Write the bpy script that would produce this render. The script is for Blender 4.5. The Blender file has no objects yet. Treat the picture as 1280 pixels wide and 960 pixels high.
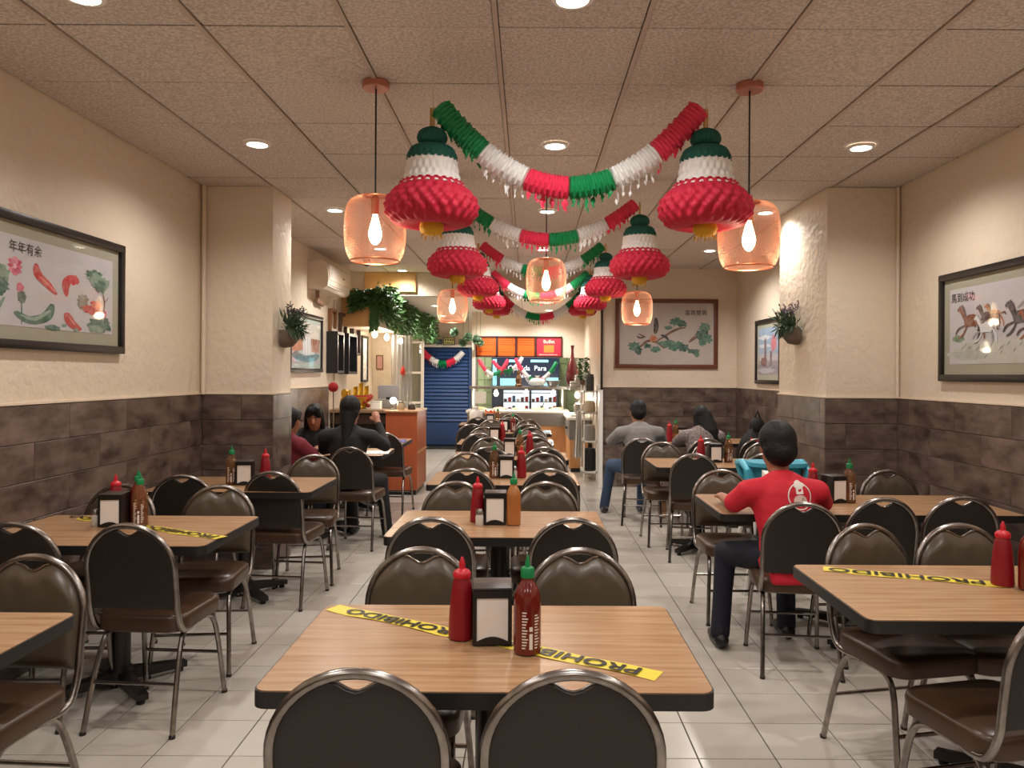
import bpy, bmesh, math, random
from mathutils import Vector, Matrix, Euler
from mathutils.bvhtree import BVHTree
PI = math.pi
random.seed(7)
scene = bpy.context.scene
C = scene.collection

# ------------------------------------------------------------------ camera
cam_d = bpy.data.cameras.new('camera')
cam_d.sensor_width = 36.0
cam_d.lens = 36.0 * 950 / 1280
cam_d.shift_x = -20 / 1280
cam_d.shift_y = -12 / 1280
cam_d.clip_start = 0.05
cam = bpy.data.objects.new('camera', cam_d)
C.objects.link(cam)
cam.matrix_world = Matrix.Translation((0, 0, 1.5)) @ Matrix.Rotation(PI / 2, 4, 'X') @ Matrix.Rotation(math.radians(0.33), 4, 'Z')
scene.camera = cam

# ------------------------------------------------------------------ world, exposure
w = bpy.data.worlds.new('world'); scene.world = w
w.use_nodes = True
w.node_tree.nodes['Background'].inputs[0].default_value = (0.9, 0.78, 0.66, 1)
w.node_tree.nodes['Background'].inputs[1].default_value = 0.05
scene.view_settings.view_transform = 'Standard'
scene.view_settings.look = 'None'
scene.view_settings.gamma = 1
scene.view_settings.use_curve_mapping = False
scene.view_settings.exposure = 0.0
scene.cycles.max_bounces = 8
scene.cycles.diffuse_bounces = 5
scene.cycles.transparent_max_bounces = 24
scene.cycles.sample_clamp_indirect = 6.0
DOWN_W = 59.0       # watts of one recessed ceiling spot
PEND_W = 3.2        # watts of one pendant bulb

# ------------------------------------------------------------------ helpers
def lin(c):
    c = c / 255
    return c / 12.92 if c <= 0.04045 else ((c + 0.055) / 1.055) ** 2.4
def rgb(t): return (lin(t[0]), lin(t[1]), lin(t[2]), 1)
_mats = {}
def mat(name, col=(128, 128, 128), rough=0.5, metal=0.0, noise=None, bump=None, spec=0.5, emit=None, trans=None, alpha=None, coat=0.0, rand=0.0, sheen=0.0):
    """noise = (scale, second colour, [x,y,z stretch], contrast); bump = (scale, strength, distance)"""
    if name in _mats: return _mats[name]
    m = bpy.data.materials.new(name); m.use_nodes = True
    nt = m.node_tree; b = nt.nodes['Principled BSDF']
    b.inputs['Base Color'].default_value = rgb(col)
    b.inputs['Roughness'].default_value = rough
    b.inputs['Metallic'].default_value = metal
    b.inputs['Specular IOR Level'].default_value = spec
    b.inputs['Coat Weight'].default_value = coat
    b.inputs['Sheen Weight'].default_value = sheen
    if emit:
        b.inputs['Emission Color'].default_value = rgb(emit[0]); b.inputs['Emission Strength'].default_value = emit[1]
    if trans is not None: b.inputs['Transmission Weight'].default_value = trans
    if alpha is not None: b.inputs['Alpha'].default_value = alpha
    tc = nt.nodes.new('ShaderNodeTexCoord')
    last = None
    if noise:
        mp = nt.nodes.new('ShaderNodeMapping'); nt.links.new(tc.outputs['Object'], mp.inputs[0])
        if len(noise) > 2 and noise[2]: mp.inputs['Scale'].default_value = noise[2]
        if rand:
            oi = nt.nodes.new('ShaderNodeObjectInfo'); cx = nt.nodes.new('ShaderNodeCombineXYZ')
            mu = nt.nodes.new('ShaderNodeMath'); mu.operation = 'MULTIPLY'; mu.inputs[1].default_value = 37.0
            nt.links.new(oi.outputs['Random'], mu.inputs[0])
            for k in range(3): nt.links.new(mu.outputs[0], cx.inputs[k])
            nt.links.new(cx.outputs[0], mp.inputs['Location'])
        n = nt.nodes.new('ShaderNodeTexNoise'); n.inputs['Scale'].default_value = noise[0]; n.inputs['Detail'].default_value = 5
        n.inputs['Roughness'].default_value = 0.62
        nt.links.new(mp.outputs[0], n.inputs['Vector'])
        r = nt.nodes.new('ShaderNodeValToRGB'); ct = noise[3] if len(noise) > 3 else 0.2
        r.color_ramp.elements[0].position = 0.5 - ct; r.color_ramp.elements[1].position = 0.5 + ct
        r.color_ramp.elements[0].color = rgb(col); r.color_ramp.elements[1].color = rgb(noise[1])
        nt.links.new(n.outputs['Fac'], r.inputs[0]); last = r.outputs[0]
    if rand:
        oi2 = nt.nodes.new('ShaderNodeObjectInfo')
        mr = nt.nodes.new('ShaderNodeMapRange'); mr.inputs['To Min'].default_value = 1 - rand; mr.inputs['To Max'].default_value = 1 + rand
        nt.links.new(oi2.outputs['Random'], mr.inputs['Value'])
        hs = nt.nodes.new('ShaderNodeHueSaturation'); nt.links.new(mr.outputs[0], hs.inputs['Value'])
        if last: nt.links.new(last, hs.inputs['Color'])
        else: hs.inputs['Color'].default_value = rgb(col)
        last = hs.outputs[0]
    if last: nt.links.new(last, b.inputs['Base Color'])
    if bump:
        n2 = nt.nodes.new('ShaderNodeTexNoise'); n2.inputs['Scale'].default_value = bump[0]; n2.inputs['Detail'].default_value = 4
        nt.links.new(tc.outputs['Object'], n2.inputs['Vector'])
        bp = nt.nodes.new('ShaderNodeBump'); bp.inputs['Strength'].default_value = bump[1]; bp.inputs['Distance'].default_value = bump[2] if len(bump) > 2 else 0.01
        nt.links.new(n2.outputs['Fac'], bp.inputs['Height']); nt.links.new(bp.outputs[0], b.inputs['Normal'])
    _mats[name] = m
    return m
def inkm(col): return mat('ink_%d_%d_%d' % tuple(col), col, .85, noise=(26, tuple(int(c + (206 - c) * .42) for c in col), None, .16))
def flat(col, rough=0.8): return mat('print_%d_%d_%d' % tuple(col), col, rough)
def glassy(name, tint=(255, 255, 255), refl=0.06, mixcol=None, density=0.0):
    """thin pane: transparent with a mirror-like share (real sheets of glass or film)"""
    if name in _mats: return _mats[name]
    m = bpy.data.materials.new(name); m.use_nodes = True; nt = m.node_tree
    nt.nodes.clear()
    out = nt.nodes.new('ShaderNodeOutputMaterial'); tr = nt.nodes.new('ShaderNodeBsdfTransparent'); gl = nt.nodes.new('ShaderNodeBsdfGlossy')
    gl.inputs['Roughness'].default_value = 0.04
    tr.inputs[0].default_value = rgb(tint)
    lw = nt.nodes.new('ShaderNodeLayerWeight'); lw.inputs[0].default_value = 0.5      # Schlick: the same from both sides of the sheet
    pw = nt.nodes.new('ShaderNodeMath'); pw.operation = 'POWER'; pw.inputs[1].default_value = 5.0; nt.links.new(lw.outputs['Facing'], pw.inputs[0])
    ad = nt.nodes.new('ShaderNodeMath'); ad.operation = 'MULTIPLY_ADD'; ad.inputs[1].default_value = 0.85; ad.inputs[2].default_value = 0.03 + refl
    nt.links.new(pw.outputs[0], ad.inputs[0])
    mx = nt.nodes.new('ShaderNodeMixShader'); nt.links.new(ad.outputs[0], mx.inputs[0])
    first = tr
    if density:
        df = nt.nodes.new('ShaderNodeBsdfDiffuse'); df.inputs[0].default_value = rgb(mixcol or tint)
        m2 = nt.nodes.new('ShaderNodeMixShader'); m2.inputs[0].default_value = density
        nt.links.new(tr.outputs[0], m2.inputs[1]); nt.links.new(df.outputs[0], m2.inputs[2]); first = m2
    nt.links.new(first.outputs[0], mx.inputs[1]); nt.links.new(gl.outputs[0], mx.inputs[2]); nt.links.new(mx.outputs[0], out.inputs[0])
    _mats[name] = m
    return m

class MB:
    def __init__(s): s.v = []; s.f = []; s.mi = []; s.m = 0
    def add(s, v, f):
        o = len(s.v); s.v += [tuple(p) for p in v]; s.f += [tuple(i + o for i in q) for q in f]; s.mi += [s.m] * len(f); return s
    def box(s, x0, x1, y0, y1, z0, z1):
        return s.add([(x0,y0,z0),(x1,y0,z0),(x1,y1,z0),(x0,y1,z0),(x0,y0,z1),(x1,y0,z1),(x1,y1,z1),(x0,y1,z1)],
                     [(0,3,2,1),(4,5,6,7),(0,1,5,4),(1,2,6,5),(2,3,7,6),(3,0,4,7)])
    def rbox(s, x0, x1, y0, y1, z0, z1, b=0.01, seg=2):
        bm = bmesh.new(); bmesh.ops.create_cube(bm, size=1)
        for v in bm.verts:
            v.co = Vector((x0 + (v.co.x + .5) * (x1 - x0), y0 + (v.co.y + .5) * (y1 - y0), z0 + (v.co.z + .5) * (z1 - z0)))
        bmesh.ops.bevel(bm, geom=bm.edges[:], offset=b, segments=seg, profile=0.5, affect='EDGES')
        bm.verts.ensure_lookup_table(); bm.verts.index_update()
        s.add([v.co for v in bm.verts], [[v.index for v in f.verts] for f in bm.faces]); bm.free(); return s
    def tube(s, pts, r, n=8, cap=True, closed=False):
        pts = [Vector(p) for p in pts]; m = len(pts); rs = r if isinstance(r, (list, tuple)) else [r] * m
        vs = []; up = None
        for i, p in enumerate(pts):
            if closed: t = (pts[(i + 1) % m] - pts[i - 1])
            else: t = pts[min(i + 1, m - 1)] - pts[max(i - 1, 0)]
            t = t.normalized() if t.length > 1e-9 else Vector((0, 0, 1))
            if up is None:
                a = Vector((0, 0, 1)) if abs(t.z) < 0.9 else Vector((1, 0, 0)); up = (a - t * a.dot(t)).normalized()
            else:
                up = up - t * up.dot(t); up = up.normalized() if up.length > 1e-6 else t.orthogonal().normalized()
            sd = t.cross(up)
            for k in range(n):
                a = 2 * PI * k / n; vs.append(p + (up * math.cos(a) + sd * math.sin(a)) * rs[i])
        fs = []
        for i in range(m if closed else m - 1):
            j = (i + 1) % m
            for k in range(n): fs.append((i*n + k, i*n + (k+1) % n, j*n + (k+1) % n, j*n + k))
        if cap and not closed: fs += [tuple(range(n - 1, -1, -1)), tuple((m-1)*n + k for k in range(n))]
        return s.add(vs, fs)
    def lathe(s, prof, n=20, cx=0, cy=0, cap=True, rf=None):
        vs = []; m = len(prof)
        for i, (r, z) in enumerate(prof):
            for k in range(n):
                a = 2 * PI * k / n; q = r * (rf(a, i, z) if rf else 1); vs.append((cx + q * math.cos(a), cy + q * math.sin(a), z))
        fs = [(i*n + k, i*n + (k+1) % n, (i+1)*n + (k+1) % n, (i+1)*n + k) for i in range(m - 1) for k in range(n)]
        if cap: fs += [tuple(range(n - 1, -1, -1)), tuple((m-1)*n + k for k in range(n))]
        return s.add(vs, fs)
    def poly(s, pts, y=0.0):          # flat polygon in the local xz plane, facing -y
        a = sum(pts[i][0] * pts[(i+1) % len(pts)][1] - pts[(i+1) % len(pts)][0] * pts[i][1] for i in range(len(pts)))
        if a < 0: pts = pts[::-1]
        return s.add([(p[0], y, p[1]) for p in pts], [tuple(range(len(pts)))])
    def prism(s, pts, z0, z1):        # outline in xy extruded along z
        a = sum(pts[i][0] * pts[(i+1) % len(pts)][1] - pts[(i+1) % len(pts)][0] * pts[i][1] for i in range(len(pts)))
        if a < 0: pts = pts[::-1]
        n = len(pts)
        return s.add([(p[0], p[1], z0) for p in pts] + [(p[0], p[1], z1) for p in pts],
                     [tuple(range(n - 1, -1, -1)), tuple(range(n, 2*n))] + [(i, (i+1) % n, n + (i+1) % n, n + i) for i in range(n)])
    def ball(s, c, r, nu=14, nv=9, f=None):
        rx, ry, rz = r if isinstance(r, (tuple, list)) else (r, r, r)
        vs = [(c[0], c[1], c[2] - rz)]
        for i in range(1, nv):
            p = -PI/2 + PI * i / nv
            for k in range(nu):
                a = 2 * PI * k / nu; q = f(a, p) if f else 1
                vs.append((c[0] + rx*q*math.cos(p)*math.cos(a), c[1] + ry*q*math.cos(p)*math.sin(a), c[2] + rz*q*math.sin(p)))
        vs.append((c[0], c[1], c[2] + rz)); L = len(vs) - 1
        fs = [(0, 1 + (k+1) % nu, 1 + k) for k in range(nu)]
        for i in range(nv - 2):
            for k in range(nu): a = 1 + i*nu; fs.append((a + k, a + (k+1) % nu, a + nu + (k+1) % nu, a + nu + k))
        a = 1 + (nv-2)*nu
        fs += [(a + k, a + (k+1) % nu, L) for k in range(nu)]
        return s.add(vs, fs)
    def leaf(s, p, d, l, wd, nrm=None):
        p = Vector(p); d = Vector(d).normalized(); sd = d.cross(nrm or Vector((random.uniform(-1,1), random.uniform(-1,1), random.uniform(-1,1))))
        sd = sd.normalized() if sd.length > 1e-4 else d.orthogonal().normalized(); up = sd.cross(d)
        return s.add([p, p + d*l*.45 + sd*wd/2 - up*wd*.1, p + d*l, p + d*l*.45 - sd*wd/2 - up*wd*.1, p + d*l*.5 + up*wd*.12], [(0,1,4),(1,2,4),(2,3,4),(3,0,4)])
    def xf(s, M): s.v = [tuple(M @ Vector(p)) for p in s.v]; return s
    def mesh(s, name, mats, smooth=True, ang=38):
        me = bpy.data.meshes.new(name); me.from_pydata(s.v, [], s.f)
        for m in (mats if isinstance(mats, (list, tuple)) else [mats]): me.materials.append(m)
        if any(s.mi): me.polygons.foreach_set('material_index', s.mi)
        if smooth: me.shade_smooth(); me.set_sharp_from_angle(angle=math.radians(ang))
        me.update(); return me
    def ob(s, name, mats, parent=None, smooth=True, ang=38, loc=None):
        return link(name, s.mesh(name, mats, smooth, ang), parent, loc)
def link(name, me, parent=None, loc=None):
    o = bpy.data.objects.new(name, me); C.objects.link(o)
    if parent: o.parent = parent
    if loc: o.location = loc
    return o
def tag(o, label, cat, group=None, kind=None):
    o['label'] = label; o['category'] = cat
    if group: o['group'] = group
    if kind: o['kind'] = kind
    return o
def thing(name, label, cat, loc=(0, 0, 0), rz=0.0, group=None):
    o = bpy.data.objects.new(name, None); C.objects.link(o); o.empty_display_size = 0.1
    o.location = loc; o.rotation_euler = (0, 0, rz)
    return tag(o, label, cat, group)
def struct(name, mb, m, label, cat, smooth=False):
    o = mb.ob(name, m, None, smooth); return tag(o, label, cat, None, 'structure')
def dup(root, label, loc, rz=None, group=None, scale=None):
    r = root.copy(); C.objects.link(r); r.location = loc
    if rz is not None: r.rotation_euler = (0, 0, rz)
    if scale: r.scale = (scale,) * 3
    r['label'] = label
    if group: r['group'] = group
    for ch in list(root.children):
        c = ch.copy(); C.objects.link(c); c.parent = r
        for g in list(ch.children):
            d = g.copy(); C.objects.link(d); d.parent = c
    return r
def txt(s, size=0.1, ext=0.0, align='CENTER', bold=0.0):
    cu = bpy.data.curves.new('t', 'FONT'); cu.body = s; cu.size = size; cu.extrude = ext; cu.align_x = align; cu.align_y = 'CENTER'
    cu.resolution_u = 3; cu.offset = bold
    o = bpy.data.objects.new('t', cu); C.objects.link(o)
    dg = bpy.context.evaluated_depsgraph_get(); ev = o.evaluated_get(dg); me = bpy.data.meshes.new_from_object(ev)
    bpy.data.objects.remove(o); bpy.data.curves.remove(cu)
    return me
def txt_ob(name, s, size, m, parent, M):
    me = txt(s, size); me.name = name; me.transform(M); me.materials.clear(); me.materials.append(m)
    return link(name, me, parent)
UPR = Matrix.Rotation(PI/2, 4, 'X')     # text standing in xz, facing -y
def arc(cx, cz, r, a0, a1, n): return [(cx + r*math.cos(a0 + (a1-a0)*i/n), cz + r*math.sin(a0 + (a1-a0)*i/n)) for i in range(n + 1)]
def rrect(x0, x1, y0, y1, r, n=5):
    return arc(x1-r, y1-r, r, 0, PI/2, n) + arc(x0+r, y1-r, r, PI/2, PI, n) + arc(x0+r, y0+r, r, PI, 1.5*PI, n) + arc(x1-r, y0+r, r, 1.5*PI, 2*PI, n)
def smooth_path(pts, n=6):
    P = [Vector(p) for p in pts]; out = []
    for i in range(len(P) - 1):
        p0 = P[max(i-1, 0)]; p1 = P[i]; p2 = P[i+1]; p3 = P[min(i+2, len(P)-1)]
        for k in range(n):
            t = k / n
            out.append(0.5 * ((2*p1) + (p2-p0)*t + (2*p0 - 5*p1 + 4*p2 - p3)*t*t + (-p0 + 3*p1 - 3*p2 + p3)*t*t*t))
    return out + [P[-1]]

# ------------------------------------------------------------------ materials
M_wall = mat('painted_plaster', (226, 211, 190), 0.42, noise=(1.3, (217, 201, 179), None, 0.3), bump=(17, 0.5, 0.02))
M_ochre = mat('ochre_paint', (214, 168, 104), 0.5, noise=(2, (200, 150, 90)))
M_ceil = mat('acoustic_tile', (216, 205, 196), 0.9, noise=(75, (180, 168, 158), None, 0.10), bump=(120, 0.4, 0.004), rand=0.025)
M_grid = mat('ceiling_grid_metal', (186, 168, 154), 0.6)
M_gap = mat('dark_void', (60, 48, 42), 0.9)
M_floor = mat('floor_ceramic', (203, 196, 185), 0.22, noise=(3.0, (192, 183, 171), None, 0.25), rand=0.03, bump=(40, 0.05, 0.002))
M_grout = mat('grout', (82, 70, 60), 0.9)
M_plank = mat('wood_look_tile', (64, 50, 44), 0.36, noise=(4.5, (122, 104, 94), (1.0, 1.0, 2.2), 0.17), rand=0.05, bump=(30, 0.12, 0.004))
M_joint = mat('wainscot_joint', (44, 35, 31), 0.8)
M_wood = mat('table_laminate', (184, 148, 112), 0.27, noise=(2.6, (150, 110, 76), (1.0, 18.0, 18.0), 0.2))
M_black = mat('black_plastic', (24, 22, 21), 0.35)
M_rubber = mat('black_edge', (30, 27, 25), 0.45)
M_chrome = mat('worn_chrome', (166, 160, 155), 0.26, 1.0, noise=(18, (120, 112, 107), None, 0.2))
M_iron = mat('dark_metal', (66, 62, 60), 0.34, 0.85)
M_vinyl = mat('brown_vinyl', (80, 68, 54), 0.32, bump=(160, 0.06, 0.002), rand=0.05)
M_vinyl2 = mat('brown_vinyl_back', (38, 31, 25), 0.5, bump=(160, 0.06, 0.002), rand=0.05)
M_seat = mat('brown_seat_vinyl', (78, 55, 38), 0.32, noise=(5, (64, 45, 32), None, 0.3), rand=0.06)
M_copper = mat('copper_mesh', (232, 150, 116), 0.28, 1.0)
M_white = mat('white_plastic', (228, 224, 216), 0.4)
M_steel = mat('brushed_steel', (190, 188, 184), 0.3, 1.0, noise=(30, (165, 163, 160), (1, 1, 12)))
M_green = mat('green_tissue', (18, 96, 62), 0.7)
M_dgreen = mat('dark_green_tissue', (14, 86, 74), 0.75)
M_red = mat('red_tissue', (192, 24, 56), 0.7)
M_wht = mat('white_tissue', (236, 232, 228), 0.6)
M_yel = mat('yellow_tissue', (222, 170, 40), 0.7)
M_gfoil = mat('green_garland', (20, 142, 82), 0.38, bump=(220, 0.6, 0.006))
M_rfoil = mat('red_garland', (236, 58, 92), 0.38, bump=(220, 0.6, 0.006))
M_wfoil = mat('white_garland', (240, 238, 236), 0.36, bump=(220, 0.6, 0.006))
M_leaf = mat('leaf_green', (52, 92, 48), 0.45, noise=(9, (92, 128, 70), None, 0.2))
M_leaf2 = mat('leaf_dark', (42, 68, 44), 0.5, noise=(14, (80, 106, 72), None, 0.2))
M_purple = mat('lavender', (106, 72, 112), 0.7)
M_ketch = mat('red_squeeze_plastic', (134, 16, 28), 0.36)
M_gcap = mat('green_cap', (18, 128, 72), 0.4)
M_yel_tape = mat('yellow_tape', (226, 202, 62), 0.4)
M_pane = glassy('picture_glass', (250, 250, 250), 0.0)
# ------------------------------------------------------------------ room shell
XL, XR, ZC, ZW = -2.50, 2.80, 2.925, 1.335
YB = -3.0
_plank_cache = {}
def piece(name, dims, m, parent, loc, rz=0.0, cache=_plank_cache, bev=0.002):
    k = (name, tuple(round(d, 3) for d in dims), m.name)
    if k not in cache:
        a, b, c = dims; cache[k] = MB().rbox(-a/2, a/2, -b/2, b/2, -c/2, c/2, bev, 1).mesh(name, m, False)
    o = link(name, cache[k], parent, loc); o.rotation_euler = (0, 0, rz); return o
def wainscot(wall, p0, p1, out, phase=0.0, zmin=0.0):
    """long wood-look tiles in running bond along the wall foot from p0 to p1; out = outward normal"""
    p0 = Vector((p0[0], p0[1], 0)); p1 = Vector((p1[0], p1[1], 0)); L = (p1 - p0).length; d = (p1 - p0) / L; rz = math.atan2(d.y, d.x)
    n = Vector((out[0], out[1], 0)); H = 0.193; W = 0.59
    z = ZW; row = 0
    while z > 0.02:
        h = min(H, z) - 0.003
        s = -W + (phase + (W/2 if row % 2 else 0)) % W
        while s < L - 0.01:
            a = max(s, 0.0); b = min(s + W, L)
            if b - a > 0.02 and z > zmin:
                c = p0 + d * (a + b) / 2 + n * 0.006
                piece('wall_tile', (b - a - 0.002, 0.012, h), M_plank, wall, (c.x, c.y, z - 0.002 - h/2), rz)
            s += W
        z -= H; row += 1
    q0 = p0 + n * 0.003; q1 = p1 + n * 0.003
    mb = MB().add([(q0.x, q0.y, 0), (q1.x, q1.y, 0), (q1.x, q1.y, ZW - .002), (q0.x, q0.y, ZW - .002)], [(0, 1, 2, 3)])
    mb.ob('tile_bed', M_joint, wall, False)

# floor
floor = struct('floor', MB().box(XL - .1, XR + .1, YB, 16.0, -0.1, -0.006), M_grout, 'pale ceramic tile floor with dark joints', 'floor')
T = 0.305
tile_me = MB().rbox(-T/2 + .0025, T/2 - .0025, -T/2 + .0025, T/2 - .0025, -0.006, 0.0, 0.0015, 1).mesh('floor_tile', M_floor, False)
rest = MB()
cells = []
for i in range(-12, 7):
    for j in range(-19, 43):
        x = 0.98 + (i + .5) * T; y = 2.975 + (j + .5) * T
        x0, x1 = max(x - T/2, XL), min(x + T/2, XR)
        if x1 - x0 < 0.03 or y > 15.9: continue
        seen = y > 2.0 and abs(x) / y < 0.72
        cells.append((not seen, y, x, x0, x1))
cells.sort()
for k, (ns, y, x, x0, x1) in enumerate(cells):
    if k < 298 and x1 - x0 > T - 0.01: link('floor_tile', tile_me, floor, (x, y, 0))
    else: rest.box(x0 + .0025, x1 - .0025, y - T/2 + .0025, y + T/2 - .0025, -0.006, 0)
r = rest.ob('floor_tile_field', M_floor, floor, False); r['kind'] = 'stuff'

# ceiling: tiles laid in a grid of runners
ceil = struct('ceiling', MB().box(XL - .1, XR + .1, YB, 10.9, ZC + .03, ZC + .1), M_gap, 'suspended ceiling of speckled square acoustic tiles', 'ceiling')
G = 0.61
for i in range(-5, 6):
    xa = -0.139 + i * G; x0, x1 = max(xa, XL), min(xa + G, XR)
    if x1 - x0 < 0.05: continue
    for j in range(-11, 12):
        ya = 3.74 + j * G; y0, y1 = max(ya, YB), min(ya + G, 10.75)
        if y1 - y0 < 0.05: continue
        dz = random.uniform(0, 0.004)
        piece('ceiling_tile', (x1 - x0 - (.025 if x0 > XL + .01 and x1 < XR - .01 else .02), y1 - y0 - .007, 0.016), M_ceil, ceil, ((x0+x1)/2, (y0+y1)/2, ZC + .010 + dz))
for i in range(-4, 6):
    xa = -0.139 + i * G
    if XL < xa < XR:
        mb = MB().box(xa - .010, xa + .010, YB, 10.75, ZC - .006, ZC + .002); mb.box(xa - .003, xa + .003, YB, 10.75, ZC + .004, ZC + .03); mb.ob('ceiling_runner', M_grid, ceil, False)
for j in range(-10, 12):
    ya = 3.74 + j * G; MB().box(XL, XR, ya - .0035, ya + .0035, ZC + .006, ZC + .016).ob('ceiling_crossbar', M_gap, ceil, False)

wl = struct('wall_left', MB().box(XL - .12, XL, YB, 16.0, 0, ZC + .1), M_wall, 'cream textured plaster wall on the left above dark wood-look tiles', 'wall')
wr = struct('wall_right', MB().box(XR, XR + .12, YB, 10.3, 0, ZC + .1), M_wall, 'cream plaster wall on the right above dark wood-look tiles', 'wall')
wb = struct('wall_behind', MB().box(XL - .12, XR + .12, YB - .12, YB, 0, ZC + .1), M_wall, 'cream wall closing the room behind the camera', 'wall')
wbr = struct('wall_back_right', MB().box(1.0, XR + .12, 10.2, 10.32, 0, ZC + .1), M_wall, 'cream back wall carrying the large brown framed bird painting', 'wall')
wkr = struct('wall_kitchen_right', MB().box(1.0, 1.12, 10.32, 16.0, 0, ZC), M_wall, 'cream kitchen side wall behind the steel shelf rack', 'wall')
wk = struct('wall_back', MB().box(XL - .12, 1.12, 15.8, 15.92, 0, ZC), M_wall, 'cream far wall behind the kitchen and blue shutter door', 'wall')
wls = struct('wall_left_pillar', MB().box(XL, -1.957, 5.81, 6.26, 0, ZC), M_wall, 'cream square pillar jutting from the left wall', 'pillar')
wrs = struct('wall_right_pillar', MB().box(2.254, XR, 5.74, 6.82, 0, ZC), M_wall, 'cream square pillar jutting from the right wall', 'pillar')
fas = struct('trim_1', MB().box(XL, 1.0, 10.75, 10.87, 2.60, ZC + .05), M_wall, 'cream bulkhead dropping from the ceiling before the kitchen', 'bulkhead')
lowc = struct('ceiling_kitchen', MB().box(XL, 1.0, 10.80, 15.8, 2.60, 2.68), mat('white_board', (226, 218, 206), 0.8), 'lower white ceiling over the kitchen end', 'ceiling')
for xa in (-1.3, -0.1): MB().box(xa - .006, xa + .006, 10.87, 15.8, 2.595, 2.601).ob('seam', M_grid, lowc, False)
wh = struct('wall_kitchen_header', MB().box(-1.0, 1.0, 13.52, 13.60, 1.80, 2.6), M_wall, 'cream bulkhead wall behind the menu boards', 'wall')
part = struct('wall_partition', MB().box(XL, -2.12, 12.2, 12.28, 0, 2.13), M_wall, 'narrow cream partition behind the bar under the bulbs', 'wall')
wainscot(wl, (XL, YB), (XL, 5.81), (1, 0), 0.05)
wainscot(wl, (XL, 6.26), (XL, 9.5), (1, 0), 0.2)
wainscot(wr, (XR, YB), (XR, 5.74), (-1, 0), 0.3)
wainscot(wr, (XR, 6.82), (XR, 10.2), (-1, 0), 0.1)
wainscot(wbr, (1.0, 10.2), (XR, 10.2), (0, -1), 0.2)
wainscot(wls, (XL + .012, 5.81), (-1.945, 5.81), (0, -1), 0.3)
wainscot(wls, (-1.957, 5.81), (-1.957, 6.26), (1, 0), 0.1)
wainscot(wrs, (2.242, 5.74), (XR - .012, 5.74), (0, -1), 0.45)
wainscot(wrs, (2.254, 5.74), (2.254, 6.82), (-1, 0), 0.1)
M_cap = mat('cap_strip', (226, 208, 184), 0.5)
for wl_, a in ((wl, (XL, XL + .016, YB, 5.81)), (wr, (XR - .016, XR, YB, 5.74)), (wbr, (1.0, XR, 10.184, 10.2)), (wls, (XL, -1.941, 5.794, 5.81)),
               (wrs, (2.238, XR, 5.724, 5.74)), (wls, (-1.957, -1.941, 5.81, 6.26)), (wrs, (2.238, 2.254, 5.74, 6.82)), (wl, (XL, XL + .016, 6.26, 9.5)), (wr, (XR - .016, XR, 6.82, 10.2))):
    MB().box(*a, ZW, ZW + .012).ob('cap_strip', M_cap, wl_, False)
# conduits in the corners
tag(MB().tube([(XL + .03, 5.78, ZW), (XL + .03, 5.78, ZC)], .016, 10).ob('conduit_pipe', M_wall), 'painted vertical conduit in the corner left of the left pillar', 'pipe')
tag(MB().tube([(XR - .02, 5.72, ZW), (XR - .02, 5.72, ZC)], .012, 10).ob('conduit_pipe', M_wall), 'painted vertical conduit in the corner right of the right pillar', 'pipe')
tag(MB().tube([(XL + .015, 9.75, 1.4), (XL + .015, 9.75, 2.45)], .010, 8).ob('conduit_pipe', M_wall), 'thin vertical cable duct below the air conditioner', 'pipe')
# steel corner guard on the end of the back wall
tag(MB().box(0.955, 1.0, 10.12, 10.34, 0, 1.3).ob('trim_2', mat('white_guard', (225, 222, 215), .35), None, False), 'white corner guard at the kitchen end of the back wall', 'trim', None, 'structure')
tag(MB().box(0.97, 1.0, 10.15, 10.20, 1.3, 2.6).ob('trim_3', M_iron, None, False), 'dark vertical strip up the end of the back wall', 'trim', None, 'structure')
# soffit with bulbs along the left kitchen side
sof = struct('trim_4', MB().box(XL, -2.0, 10.2, 15.8, 2.13, 2.62), M_wall, 'cream soffit box over the bar carrying ivy', 'soffit')
MB().box(XL, -2.0, 10.19, 10.2, 2.135, 2.62).ob('front_panel', M_ochre, sof, False)
bd = MB().box(-2.31, -1.59, 10.70, 10.75, 2.655, ZC).ob('ochre_board', M_ochre, None, False); tag(bd, 'ochre board fixed to the bulkhead above the ivy', 'board')

# ------------------------------------------------------------------ recessed ceiling spots
M_glow = mat('lamp_glow', (255, 246, 232), 0.5, emit=((255, 244, 228), 22))
def downlight(x, y, label, z=ZC, watts=None, size=2.65):
    t = thing('ceiling_spot', label, 'ceiling light', (x, y, z), 0, 'recessed ceiling spots')
    MB().lathe([(.058, -.002), (.062, -.012), (.078, -.010), (.082, -.002), (.082, .002)], 28, cap=False).ob('trim_ring', M_white, t)
    MB().lathe([(.0, -.0055), (.059, -.005)], 24, cap=False).ob('lens', M_glow, t)
    l = bpy.data.lights.new('spot_light', 'SPOT'); l.energy = watts or DOWN_W; l.color = (1.0, 0.96, 0.92); l.spot_size = size; l.spot_blend = 0.7; l.shadow_soft_size = 0.05
    o = bpy.data.objects.new('spot_light', l); C.objects.link(o); o.parent = t; o.location = (0, 0, -.03)
rows = [(-1.1, 'second row behind the camera'), (0.95, 'row just behind the camera'), (2.87, 'row at the top edge of the photo'), (4.72, 'row between the copper pendants'), (6.62, 'row level with the pillars'), (8.65, 'row before the back painting')]
for y, rn in rows:
    for x, cn in ((-1.69, 'left'), (0.16, 'middle'), (2.06, 'right')):
        downlight(x, y, '%s round white ceiling spot in the %s' % (cn, rn), ZC, DOWN_W * (1.75 if y > 8 else 1.15 if y > 6 else 1.0))
downlight(-1.74, 10.45, 'round white ceiling spot just before the ochre board')
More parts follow.
